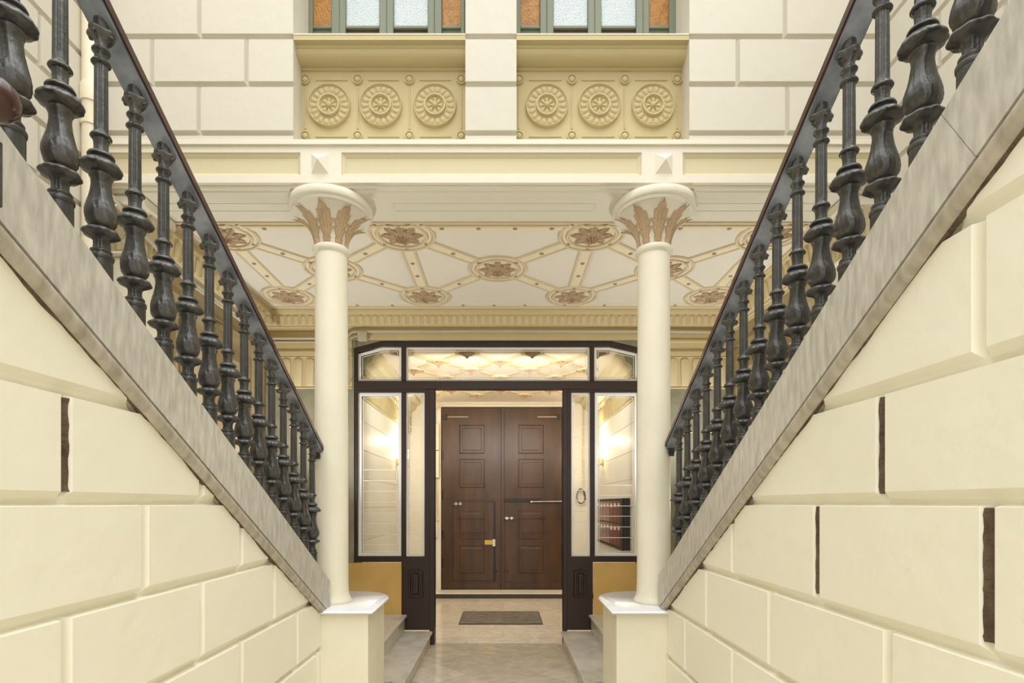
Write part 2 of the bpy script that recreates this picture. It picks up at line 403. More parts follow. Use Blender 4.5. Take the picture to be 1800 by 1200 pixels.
def balustrade(side,A,zf,us,label,yend,ystart):
    global BAL
    s=side; X=A+.097; HB=1.11*.884
    t=thing('balustrade',label,'balustrade',(s*X,YE-.1,zf(YE-.1)))
    if BAL is None:
        b=obj('baluster',baluster_mesh(),IRON,smooth=48); BAL=b.data; bpy.data.objects.remove(b)
    r=ROOTS[t.name]
    for y in us:
        o=bpy.data.objects.new('baluster',BAL); COL.objects.link(o); o.parent=t
        o.location=(0,y-r[1],zf(y)-r[2])
    sl=zf(1)-zf(0)
    def bar(y0,y1,z0,z1,w,r_=.0):
        m=MB(); vs=[]; hw=w/2
        pr=[(-hw,z0),(hw,z0),(hw,z1-r_),(hw-r_,z1),(-hw+r_,z1),(-hw,z1-r_)] if r_ else [(-hw,z0),(hw,z0),(hw,z1),(-hw,z1)]
        for y in (y0,y1):
            for (a,d) in pr: vs.append((s*X+a,y,zf(y)+d))
        n=len(pr); m.add(vs,[(i,(i+1)%n,n+(i+1)%n,n+i) for i in range(n)]+[tuple(range(n)),tuple(range(n,2*n))]); return m
    pl=obj('rail_plate',bar(ystart,yend,HB,HB+.014,.078),PLATE,t)
    obj('handrail',bar(ystart,yend-.01,HB+.014,HB+.062,.094,.016),RAILW,t)
    m=MB(); m.box(s*X-.03,s*X+.03,yend-.012,yend+.004,zf(yend)+HB-.03,zf(yend)+HB+.02); m.box(s*X-.02,s*X+.02,yend-.05,yend-.03,zf(yend)+HB-.02,zf(yend)+HB+.02)
    obj('rail_end_cap',m,IRON,t)
    return t
f=F*(AL+.097); yl=[f*(.0011547+.0001305*k) for k in range(-9,16)]
f2=F*(AR+.097); yr=[f2*(.001355+.0001441*k) for k in range(-9,15)]
balustrade(-1,AL,zL,[y for y in yl if y<3.9 and y>-.3],'dark cast iron balustrade with wooden handrail on the left stringer',4.03,-1.2)
balustrade(1,AR,zR,[y for y in yr if y<3.9 and y>-.3],'dark cast iron balustrade with wooden handrail on the right stringer',4.03,-1.2)

# ------------------------------------------------------------------ pedestals
def outline(s,x0,x1,y0,y1,rad,n=12):
    # x0 at the stair wall, x1 towards the passage; far inner corner rounded
    pts=[(x0,y0),(x1,y0)]
    cx,cy=x1-rad,y1-rad
    for i in range(n+1):
        a=pi/2*i/n; pts.append((cx+rad*cos(a),cy+rad*sin(a)))
    pts.append((x0,y1))
    return [(s*-1*x if False else x*s,y) for x,y in pts]
def pedestal(side,x0,x1,label):
    # magnitudes: x0 outer (at stair wall), x1 inner (passage)
    s=side; t=thing('pedestal',label,'pedestal',(s*(x0+x1)/2,4.1,-H))
    def out(x1_,y0,y1,rad):
        pts=[(x0,y0),(x1_,y0)]
        for i in range(13):
            a=pi/2*i/12; pts.append((x1_+rad-rad*cos(a),y1-rad+rad*sin(a)))
        pts.append((x0,y1)); return [(s*x,y) for x,y in pts]
    b=out(x1,3.78,4.58,.32); m=MB(); m.extr(b,(0,0,-H),(0,0,-.775),(1,0,0),(0,1,0)); obj('body',m,COLM,t,smooth=35)
    m=MB(); n=len(b); rings=[(.012,-.775),(.026,-.772),(.036,-.765),(.04,-.757),(.036,-.749),(.028,-.744)]
    vs=[]
    for d,z in rings:
        for x,y in out(x1-d,3.78-d,4.58+d,.32+d): vs.append((x,y,z))
    fs=[(i*n+k,i*n+(k+1)%n,(i+1)*n+(k+1)%n,(i+1)*n+k) for i in range(len(rings)-1) for k in range(n)]+[tuple(range(n)),tuple(range((len(rings)-1)*n,len(rings)*n))]
    m.add(vs,fs); obj('top_slab',m,WM,t,smooth=50)
pedestal(-1,AL+.19,.943,'cream pedestal with rounded white marble top at the foot of the left stairs')
pedestal(1,AR+.19,.795,'cream pedestal with rounded white marble top at the foot of the right stairs')

# ------------------------------------------------------------------ columns
def leaf_mesh(nT=44,nS=13):
    # returns (t,s,width) grid of an acanthus leaf, t along height
    return nT,nS
def bell(z):       # capital radius for z above the astragal, 0..0.24
    t=max(0,min(1,z/.24)); return .106+.03*t+.13*t**3
def column(x,y,label):
    t=thing('column',label,'column',(x,y,-.743))
    m=MB(); m.lathe([(.150,-.743),(.152,-.735),(.149,-.725),(.140,-.71),(.131,-.69),(.127,-.66),(.125,-.62),(.124,-.55)],(x,y,0),64); obj('base',m,COLM,t,smooth=60)
    m=MB(); m.lathe([(.124,-.55)]+[(.124-.004*k/10-.003*(k/10)**2,-.55+2.44*k/10) for k in range(1,11)],(x,y,0),64); obj('shaft',m,COLM,t,smooth=60)
    m=MB(); m.lathe([(.117,1.87),(.119,1.875),(.130,1.88),(.138,1.892),(.140,1.905),(.137,1.918),(.128,1.927),(.118,1.93),(.112,1.935)],(x,y,0),64); obj('astragal',m,COLM,t,smooth=60)
    m=MB(); m.lathe([(bell(z),1.93+z) for z in [.24*k/14 for k in range(15)]],(x,y,0),64)
    cap=obj('capital',m,BEAM,t,smooth=60)
    m=MB(); m.lathe([(.262,2.168),(.272,2.168),(.280,2.172),(.284,2.182),(.286,2.19),(.300,2.195),(.306,2.204),(.306,2.243),(.300,2.2545)],(x,y,0),72); obj('abacus',m,BEAM,cap,smooth=40)
    for q in range(8):
        a0=-pi/2+q*pi/4; m=MB(); nT,nS=60,19; vs=[]
        big = 1.0
        for i in range(nT+1):
            tt=i/nT; z=.005+.222*tt*big
            # width envelope with drooping lobes
            w=.028+.030*smoothstep(.10,.5,tt)
            if tt>.58: w=.058*(1-((tt-.58)/.42)**1.5)
            lob=(tt*5.2+.15)%1; w*= .74+.42*lob if tt<.96 else .8
            if tt<.12: w=.029
            w=max(w,.0012)
            curl=.045*max(0,(tt-.72)/.28)**2
            for j in range(nS+1):
                sgn=-1+2*j/nS; u=sgn*w; zz=z+.030*abs(sgn)**1.2*smoothstep(.15,.4,tt)*(1-smoothstep(.75,1,tt))
                r=bell(zz*.98)+.014+curl+.004*cos(sgn*pi*4)-.008*abs(sgn)**1.5+.004*(1-abs(sgn))
                a=a0+u/max(r,.12)
                vs.append((x+r*cos(a),y+r*sin(a),1.93+zz))
        N=len(vs)
        for i in range(N):       # inner skin
            vx,vy,vz=vs[i]; dx,dy=vx-x,vy-y; l=sqrt(dx*dx+dy*dy); vs.append((x+dx*(l-.016)/l,y+dy*(l-.016)/l,vz))
        g=nS+1; fs=[]
        for i in range(nT):
            for j in range(nS):
                k=i*g+j; fs.append((k,k+1,k+g+1,k+g)); fs.append((N+k,N+k+g,N+k+g+1,N+k+1))
            k=i*g; fs.append((k,k+g,N+k+g,N+k)); k=i*g+nS; fs.append((k,N+k,N+k+g,k+g))
        for j in range(nS): fs.append((j,N+j,N+j+1,j+1)); k=nT*g+j; fs.append((k,k+1,N+k+1,N+k))
        m.add(vs,fs); obj('acanthus_leaf',m,TAN,cap,smooth=35)
CXL,CXR,CY=-1.30,1.144,4.1
column(CXL,CY,'round cream column with tan leaf capital on the left pedestal')
column(CXR,CY,'round cream column with tan leaf capital on the right pedestal')

# ------------------------------------------------------------------ facade over the portico
YF=3.86; XWL,XWR=-2.95,2.78
m=MB(); P=lambda u,v,d:(u,YF+.03-d,v)
rows=[2.578,2.655,3.0045,3.345,3.70,4.05,4.4,4.75,5.1]
kk=.004063
jt=lambda *xs:[(x-884)*kk for x in xs]
Lj=[[],jt(349),jt(267,433),jt(350,180),jt(267,433),jt(350),jt(267,433),jt(350)]
Rj=[[],jt(1384),jt(1297,1470),jt(1380),jt(1297,1470),jt(1384),jt(1297,1470),jt(1384)]
NX=[(-1.498,-.268),(.097,1.332)]
rustic(m,P,XWL,NX[0][0],rows,Lj,gb=.012,gt=.030,D=.03)
rustic(m,P,NX[0][1],NX[1][0],rows,[[]]*8,gb=.012,gt=.030,D=.03)
rustic(m,P,NX[1][1],XWR,rows,Rj,gb=.012,gt=.030,D=.03)
for a,b in ((XWL,NX[0][0]),(NX[0][1],NX[1][0]),(NX[1][1],XWR)): m.box(a,b,YF+.031,4.42,2.578,5.1)
for a,b in NX:
    m.box(a,b,4.06,4.42,2.578,3.34)      # backing behind relief panel
    m.box(a,b,YF,4.42,4.95,5.1)
obj('wall_facade',m,PLF,kind='structure',smooth=35)

# beam
m=MB()
m.box(XWL,XWR,YF-.018,YF+.03,2.556,2.59)          # ledge
yb=YF+.03
m.extr([(YF+.03,2.5775),(YF+.03,2.2925),(YF,2.2915),(YF+.03,2.288),(YF+.034,2.272),(YF+.06,2.268),(YF+.066,2.258),(YF+.105,2.255),(4.34,2.255),(4.34,2.5775)],(XWL,0,0),(XWR,0,0),(0,1,0),(0,0,1))
fr=[(XWL,(528-884)*kk),((600-884)*kk,(1128-884)*kk),((1200-884)*kk,XWR)]
zt,zb=2.508,2.345
m.box(XWL,XWR,YF,YF+.03,zt,2.556); m.box(XWL,XWR,YF,YF+.03,2.292,zb)
m.box(fr[0][1],fr[1][0],YF,YF+.03,zb,zt); m.box(fr[1][1],fr[2][0],YF,YF+.03,zb,zt)
for (a,b) in ((-2.6,-1.62),(-.83,.70),(1.47,2.45)):       # raised frame lines of soffit panels
    for (x0,x1,y0,y1) in ((a,b,4.06,4.066),(a,b,4.164,4.17),(a,a+.006,4.066,4.164),(b-.006,b,4.066,4.164)): m.box(x0,x1,y0,y1,2.2515,2.2549)
obj('trim_beam',m,BEAM,kind='structure')
m=MB()
for a,b in fr:          # recessed yellow frieze fields with inner bevel
    m.box(a,b,YF+.026,YF+.031,zb,zt)
    i=.022
    L=[(a,zb,b,zt,YF+.002),(a+i*.35,zb+i*.35,b-i*.35,zt-i*.35,YF+.012),(a+i,zb+i,b-i,zt-i,YF+.02),(a+i*1.3,zb+i*1.3,b-i*1.3,zt-i*1.3,YF+.026)]
    vs=[]
    for (x0,z0,x1,z1,y) in L: vs+=[(x0,y,z0),(x1,y,z0),(x1,y,z1),(x0,y,z1)]
    m.add(vs,[(4*k+e,4*k+(e+1)%4,4*k+4+(e+1)%4,4*k+4+e) for k in range(3) for e in range(4)])
obj('trim_frieze',m,YEL2,kind='structure')
for px,lab in ((562.5,'white pointed pyramid boss on the beam above the left column'),(1167,'white pointed pyramid boss on the beam above the right column')):
    cx=(px-884)*kk; z0,z1=2.355,2.50; h=.062; m=MB()
    zc=(z0+z1)/2
    m.add([(cx-h,YF,z0),(cx+h,YF,z0),(cx+h,YF,z1),(cx-h,YF,z1),(cx,YF-.06,zc)],[(0,1,4),(1,2,4),(2,3,4),(3,0,4),(3,2,1,0)])
    o=obj('pyramid_boss',m,BEAM); tag(o,lab,'ornament','pyramid bosses on the beam')

# relief panels in the niches
YP=4.03; kp=YP/F
def relief(a,b,cxs,bxs,label):
    t=thing('relief_panel',label,'relief panel',((a+b)/2,YP,2.578))
    m=MB(); m.box(a,b,YP,YP+.029,2.578,3.24)
    # thin raised straps between the bosses
    for z in (3.156,2.735):
        for i in range(3): m.bbox(bxs[i]+.075,bxs[i+1]-.075,YP-.007,YP+.001,z-.006,z+.006,.003)
    for x in bxs: m.bbox(x-.006,x+.006,YP-.007,YP+.001,2.79,3.10,.003)
    obj('panel',m,YEL,t)
    m=MB(); pr=[(3.868,3.352),(3.868,3.318),(3.905,3.314),(3.905,3.296),(3.915,3.292)]+[(3.915+.085*(1-cos(pi/2*k/6)),3.292-.055*sin(pi/2*k/6)) for k in range(1,7)]+[(4.015,3.237),(4.015,3.222),(4.029,3.218),(4.0595,3.218),(4.0595,3.352)]
    m.extr([(p[0],p[1]) for p in pr],(a,0,0),(b,0,0),(0,1,0),(0,0,1)); obj('sill_moulding',m,YEL,t,smooth=30)
    def hf(q,ang):
        if q>.93: return .030*sqrt(max(0,1-((q-.965)/.04)**2)) if q<1 else .012
        if q>.50:
            n=18; c=abs(cos(n*ang/2)); e=1-((q-.74)/.16)**2-(1-c)**2*2.2
            return .012+.011*sqrt(max(0,e))
        if q>.42: return .036
        if q>.40: return .024
        if q<.13: return .022+.020*sqrt(max(0,1-(q/.13)**2))
        c=abs(cos(4*ang)); e=c-.35
        return .012+.014*max(0,e)**.5 if q<.36 else .016
    for i,cx in enumerate(cxs):
        m=MB(); m.polar(.159,hf,lambda u,v,h,cx=cx:(cx+u,YP-h,2.958+v),nr=44,nt=168); obj('rosette',m,YEL,t,smooth=60)
    for x in bxs:
        for z in (3.156,2.735):
            m=MB(); m.polar(.036,lambda q,a_: .016 if q>.75 else (.006 if q>.62 else .01+.014*sqrt(1-(q/.62)**2)),lambda u,v,h,x=x,z=z:(x+u,YP-h,z+v),nr=12,nt=28); obj('boss',m,YEL,t,smooth=60)
relief(NX[0][0],NX[0][1],[(x-884)*kp for x in (579.5,670,765)],[(x-884)*kp for x in (537,629,720,811)],'ochre plaster panel with three round rosettes under the left window')
relief(NX[1][0],NX[1][1],[(x-884)*kp for x in (961,1053,1147)],[(x-884)*kp for x in (912,1005,1098,1190)],'ochre plaster panel with three round rosettes under the right window')
# sill ledges
for i,(a,b) in enumerate(NX):
    m=MB(); m.box(a,b,3.865,4.42,3.353,3.362); obj('trim_sill',m,BEAM,kind='structure')

# windows over the niches
kw=.00439; YW=4.17
def window(name,xa,xb,panes,stiles):
    X=lambda p:(p-884)*kw
    root=MB(); root.box(xa,xb,YW+.03,YW+.07,3.362,4.95)
    t=obj(name,root,GREEN,kind='structure')
    m=MB(); zb=3.362
    for p0,p1 in stiles: m.bbox(X(p0),X(p1),YW-.01,YW+.03,zb,4.94,.005)
    zr=3.665
    for p0,p1,c in panes:
        m.bbox(X(p0),X(p1),YW-.004,YW+.03,zr,zr+.022,.004)      # rail under the pane
        m.bbox(X(p0),X(p1),YW+.004,YW+.03,zb,zb+.05,.004)
    obj('sash_frame',m,GREEN,t)
    for p0,p1,c in panes:
        g=MB(); g.box(X(p0)+.001,X(p1)-.001,YW+.012,YW+.02,zr+.022,4.93); obj('pane',g,ORG if c else TG,t)
        m=MB(); m.box(X(p0)+.001,X(p1)-.001,YW+.016,YW+.025,zb+.05,zr); obj('lower_panel',m,GREEN if c else DOORM,t)
window('window_1',NX[0][0],NX[0][1],[(550,583,1),(608,667,0),(692,752,0),(777,810,1)],[(539,550),(583,597),(597,608),(667,680),(680,692),(752,764),(764,777),(810,817)])
window('window_2',NX[1][0],NX[1][1],[(915,949,1),(973,1033,0),(1057,1118,0),(1141,1176,1)],[(905,915),(949,961),(961,973),(1033,1045),(1045,1057),(1118,1130),(1130,1141),(1176,1189)])

# courtyard side walls
cr_=[-H,-1.3,-.95,-.6,-.25,.1,.45,.8,1.12,1.45,1.76,2.06,2.40,2.75,3.10,3.43,3.78,4.12,4.46,4.8,5.1]
for nm,s,X in (('wall_courtyard_left',-1,2.95),('wall_courtyard_right',1,2.78)):
    m=MB(); P=lambda u,v,d:(s*(X-d),u,v)
    js=[[3.86-.9*k-(.45 if i%2 else 0) for k in range(0,9)] for i in range(len(cr_)-1)]
    rustic(m,P,-3.0,3.87,cr_,js,gb=.03,gt=.01)
    m.box(*sorted((s*(X+.001),s*(X+.3))),-3.0,4.4,-H,5.1)
    obj(nm,m,PLF,kind='structure',smooth=35)

# ------------------------------------------------------------------ portico: walls, ceiling, cornices
XPL,XPR=-2.83,2.70; YB=6.40; ZC=2.255; ks=YB/F
def SX(p): return (p-884)*ks
def SZ(p): return (885-p)*ks
m=MB(); m.box(-3.25,3.08,4.34,YB+.2,ZC+.001,ZC+.15); obj('ceiling',m,CEIL,kind='structure')
for nm,s,X in (('wall_portico_left',-1,-XPL),('wall_portico_right',1,XPR)):
    m=MB()
    m.box(*sorted((s*X,s*(X+.3))),4.42,YB+.2,-H,ZC,0)
    # pilaster strips and recessed panel frames
    for y0,y1 in ((4.42,4.62),(5.25,5.43),(6.16,6.34)): m.bbox(*sorted((s*(X-.04),s*(X+.01))),y0,y1,-H,1.72,.008,1)
    for y0,y1 in ((4.72,5.15),(5.53,6.06)):
        for (a,b,c,d) in ((y0,y0+.05,-.2,1.62),(y1-.05,y1,-.2,1.62),(y0+.051,y1-.051,1.50,1.62),(y0+.051,y1-.051,-.2,-.12)): m.bbox(*sorted((s*(X-.015),s*(X+.005))),a,b,c,d,.004,1)
    m.bbox(*sorted((s*(X-.03),s*(X+.005))),4.43,6.36,1.80,1.86,.004,1)
    obj(nm,m,[SIDE2,SIDE],kind='structure')
# wall around the glazed screen
m=MB()
so0,so1=SX(622),SX(1127)
m.box(-3.1,so0,YB,YB+.14,-H,1.93); m.box(so1,3.0,YB,YB+.14,-H,1.93); m.box(-3.1,3.0,YB,YB+.14,1.93,ZC)
# triangular fillers over the chamfered corners of the screen
for s,x0,x1 in ((1,so0,SX(670)),(-1,so1,SX(1074))):
    m.add([(x0,YB,SZ(611)),(x1,YB,1.931),(x0,YB,1.931),(x0,YB+.14,SZ(611)),(x1,YB+.14,1.931),(x0,YB+.14,1.931)],[(0,1,2),(3,5,4),(0,3,4,1),(1,4,5,2),(2,5,3,0)])
obj('wall_back',m,STONEW,kind='structure')
# light plaster band directly over the screen and the side fields
m=MB(); m.box(-2.8,2.68,YB-.012,YB-.0005,1.935,2.06)
m.bbox(-2.8,2.68,YB-.025,YB-.0005,2.035,2.06,.006); m.bbox(-2.8,so0-.02,YB-.03,YB-.0005,1.90,1.935,.006); m.bbox(so1+.02,2.68,YB-.03,YB-.0005,1.90,1.935,.006); m.box(-2.8,so0-.02,YB-.010,YB-.0005,1.80,1.90); m.box(so1+.02,2.68,YB-.010,YB-.0005,1.80,1.90)
obj('trim_band',m,CORN,kind='structure')
# ochre dado left and right of the screen, under its sills
m=MB(); m.box(-2.8,SX(706),YB-.02,YB-.0005,-1.307,SZ(989)); m.box(SX(1043),2.68,YB-.02,YB-.0005,-1.307,SZ(989)); obj('trim_dado',m,OCH,kind='structure')

def tongues(mb,P,u0,u1,step,z0,z1,d,wf=.36,mi=1):
    """row of round-headed hollow flutes: raised tongues between u0 and u1; P(u,d,z)"""
    n=max(1,round((u1-u0)/step)); st=(u1-u0)/n
    for k in range(n):
        c=u0+st*(k+.5); hw=st*wf; vs=[]; out=[]
        for i in range(9):
            a=pi*i/8; out.append((c-hw*cos(a),z1-hw+hw*sin(a)))
        out=[(c-hw*.8,z0)]+out+[(c+hw*.8,z0)]; out=out[::-1]
        q=len(out); cz=(z0+z1)/2
        for f_,dd in ((1,0),(.86,d*.7),(.5,d)):
            for (x,z) in out: vs.append(P(c+(x-c)*f_,dd,cz+(z-cz)*(1-(1-f_)*.35)))
        fs=[(r*q+i,r*q+(i+1)%q,(r+1)*q+(i+1)%q,(r+1)*q+i) for r in range(2) for i in range(q)]+[tuple(2*q+i for i in range(q))]
        mb.add(vs,fs,mi)
def cornice(name,P,u0,u1,ztop,kind='structure',h=.20,step=.0835,dep=.13):
    m=MB()
    prof=[(0,ztop),(dep+.02,ztop),(dep+.02,ztop-.018),(dep,ztop-.022),(dep-.005,ztop-.034),(dep-.03,ztop-.045),(dep-.035,ztop-.055),(dep-.06,ztop-h*.80),(.05,ztop-h*.83),(.052,ztop-h*.9),(.03,ztop-h*.93),(.028,ztop-h),(0,ztop-h)]
    vs=[P(u,d,z) for u in (u0,u1) for d,z in prof]; n=len(prof)
    m.add(vs,[(i,(i+1)%n,n+(i+1)%n,n+i) for i in range(n)]+[tuple(range(n)),tuple(range(n,2*n))])
    zt,zb=ztop-.06,ztop-h*.78
    def Q(u,d,z):
        t=(zt-z)/(zt-zb); return P(u,dep-.037-.027*t+d,z)
    tongues(m,Q,u0+.03,u1-.03,step,zb,zt,.016)
    obj(name,m,[CORN,CORN2],kind=kind,smooth=30)
cornice('trim_cornice_back',lambda u,d,z:(u,YB-d,z),XPL+.001,XPR-.001,ZC)
for nm,s,X in (('left',-1,-XPL),('right',1,XPR)):
    cornice('trim_cornice_'+nm,lambda u,d,z,s=s,X=X:(s*(X-d),u,z),4.35,YB-.16,ZC,h=.26,step=.10,dep=.14)
def frieze(name,P,u0,u1,z0,z1,step,mats=None,kind='structure'):
    m=MB()
    for a,b,d in ((z1-.06,z1,.035),(z1-.075,z1-.06,.02),(z0-.02,z0,.015)):
        pr=[(0,a),(d,a+.006),(d,b-.006),(0,b)]; vs=[P(u,dd,z) for u in (u0,u1) for dd,z in pr]
        m.add(vs,[(i,(i+1)%4,4+(i+1)%4,4+i) for i in range(4)]+[(0,1,2,3),(7,6,5,4)])
    pr=[(0,z0),(.006,z0),(.006,z1-.07),(0,z1-.07)]; vs=[P(u,dd,z) for u in (u0,u1) for dd,z in pr]
    m.add(vs,[(i,(i+1)%4,4+(i+1)%4,4+i) for i in range(4)]+[(0,1,2,3),(7,6,5,4)])
    tongues(m,lambda u,d,z:P(u,d+.006,z),u0+.01,u1-.01,step,z0+.015,z1-.08,.025,.42)
    obj(name,m,mats or [CORN,CORN2],kind=kind,smooth=30)
frieze('trim_frieze_back_left',lambda u,d,z:(u,YB-d,z),XPL+.05,so0-.02,1.38,1.80,.135)
frieze('trim_frieze_back_right',lambda u,d,z:(u,YB-d,z),so1+.02,XPR-.05,1.38,1.80,.135)
# responds: pilasters with leaf capitals at the ends of the beam
for s,X,lab in ((-1,2.83,'left'),(1,2.70,'right')):
    E=.09 if s<0 else .045
    t=thing('pilaster','cream wall pilaster with golden leaf capital behind the %s balustrade'%lab,'pilaster',(s*(X+.05),4.2,-H))
    m=MB(); m.bbox(*sorted((s*(X-.10),s*(X+E))),4.03,4.335,-H,1.84,.01); obj('shaft',m,COLM,t)
    m=MB(); m.bbox(*sorted((s*(X-.13),s*(X+E))),4.0,4.35,1.84,1.875,.012); obj('necking',m,COLM,t)
    m=MB(); vs=[]
    for z,e in ((1.875,0),(2.0,.012),(2.10,.04),(2.17,.08)):
        for x,y in ((X-.10-e,4.03-e),(X+E,4.03-e),(X+E,4.335),(X-.10-e,4.335)): vs.append((s*x,y,z))
    m.add(vs,[(4*k+e,4*k+(e+1)%4,4*k+4+(e+1)%4,4*k+4+e) for k in range(3) for e in range(4)]+[(0,1,2,3),(12,13,14,15)]); cap=obj('capital',m,YEL2,t)
    m=MB(); m.bbox(*sorted((s*(X-.21),s*(X+E))),3.94,4.34,2.17,2.2535,.012); obj('abacus',m,BEAM,cap)
    # leaves on the courtyard face and on the inner face
    def pleaf(P,hw,mb):
        nT,nS=30,10; vs=[]
        for i in range(nT+1):
            tt=i/nT; w=.55+.45*smoothstep(.1,.5,tt)
            if tt>.65: w=1-((tt-.65)/.35)**1.4
            w*=.72+.36*((tt*5.2)%1); w=max(w,.02)*hw
            for j in range(nS+1):
                q=-1+2*j/nS; vs.append(P(q*w,.012+.05*tt*tt+.008*cos(q*7)-.006*abs(q)+.03*max(0,tt-.8)/.2,1.88+.28*tt+.015*abs(q)))
        g=nS+1; N=len(vs)
        for i in range(N):
            ii,j=divmod(i,g); vs.append(P(0,-.01,1.88+.28*ii/nT) if False else tuple(vs[i]))
        mb.add(vs[:N],[(i*g+j,i*g+j+1,(i+1)*g+j+1,(i+1)*g+j) for i in range(nT) for j in range(nS)])
    for q in (-.03,.075):
        m=MB(); pleaf(lambda u,d,z,q=q:(s*(X-q)+u,4.03-d,z),.055,m); o=obj('acanthus_leaf',m,CORN,cap,smooth=35)
        md=o.modifiers.new('thickness','SOLIDIFY'); md.thickness=.006
    for y in (4.07,4.18,4.29):
        m=MB(); pleaf(lambda u,d,z,y=y:(s*(X-.10-d),y+u,z),.055,m); o=obj('acanthus_leaf',m,CORN,cap,smooth=35)
        md=o.modifiers.new('thickness','SOLIDIFY'); md.thickness=.006

# ceiling ribs and medallions
cx0=-.05
FR_,MD_,BK_=4.53,5.19,5.87
nodes={}
for i,dx in enumerate((-2.28,-.795,.795,2.30)): nodes['F%d'%i]=(cx0+dx,FR_); nodes['B%d'%i]=(cx0+dx,BK_)
for i,dx in enumerate((-1.58,0,1.60)): nodes['M%d'%i]=(cx0+dx,MD_)
edges=[('F0','M0'),('F1','M0'),('F1','M1'),('F2','M1'),('F2','M2'),('F3','M2'),('B0','M0'),('B1','M0'),('B1','M1'),('B2','M1'),('B2','M2'),('B3','M2'),('F1','B1'),('F2','B2'),('F0','B0'),('F3','B3')]
m=MB(); studs=[]
def strip(p,q,off,w,z0,z1,mi,mb=None):
    mb=mb or m; dx,dy=q[0]-p[0],q[1]-p[1]; l=sqrt(dx*dx+dy*dy); nx,ny=-dy/l,dx/l
    vs=[]
    for (x,y) in (p,q):
        for o,z in ((off-w/2,ZC),(off-w/2+.004,z1),(off+w/2-.004,z1),(off+w/2,ZC)): vs.append((x+nx*o,y+ny*o,z))
    mb.add(vs,[(0,1,5,4),(1,2,6,5),(2,3,7,6),(0,4,7,3),(0,3,2,1),(4,5,6,7)],mi)
RO=.262
for a,b in edges:
    p,q=nodes[a],nodes[b]; dx,dy=q[0]-p[0],q[1]-p[1]; l=sqrt(dx*dx+dy*dy); ux,uy=dx/l,dy/l; r=RO-.01
    p2=(p[0]+ux*r,p[1]+uy*r); q2=(q[0]-ux*r,q[1]-uy*r)
    strip(p2,q2,0,.095,ZC,ZC-.006,1); strip(p2,q2,.055,.026,ZC,ZC-.014,0); strip(p2,q2,-.055,.026,ZC,ZC-.014,0)
    n=2 if l>1.2 else 1
    for k in range(n): f_=(k+1)/(n+1); studs.append((p2[0]+(q2[0]-p2[0])*f_,p2[1]+(q2[1]-p2[1])*f_))
    studs.append((p[0]+ux*(RO-.035),p[1]+uy*(RO-.035))); studs.append((q[0]-ux*(RO-.035),q[1]-uy*(RO-.035)))
for y,offs in ((4.375,[-1.9,-1.5,-1.1,-.45,-.15,.15,.45,1.1,1.5,1.9]),(6.17,[-2.0,-1.6,-1.2,-.4,-.05,.3,.75,1.2,1.6,2.0])):
    strip((XPL+.14,y),(XPR-.14,y),0,.03,ZC,ZC-.016,0); strip((XPL+.14,y+(.05 if y<5 else -.05)),(XPR-.14,y+(.05 if y<5 else -.05)),0,.07,ZC,ZC-.008,1)
    for o_ in offs: studs.append((cx0+o_,y+(.04 if y<5 else -.05)))
ribs=(m.box(XPL+.14,XPR-.14,4.325,4.347,ZC-.012,ZC+.0005),obj('trim_ceiling_ribs',m,[RIB,RIBL],kind='structure'))[1]
sm=MB(); sm.lathe([(.003,-.016),(.013,-.0155),(.018,-.013),(.020,-.005)],(0,0,0),10)
st0=None
for (x,y) in studs:
    if st0 is None:
        m=MB(); m.lathe([(.003,-.016),(.013,-.0155),(.018,-.013),(.020,-.005)],(x,y,ZC),10); st0=obj('stud',m,STUD,ribs,smooth=60); st0['x']=0; del st0['x']; sx0=(x,y)
    else:
        c=st0.copy(); COL.objects.link(c); c.location=(x-sx0[0],y-sx0[1],0)
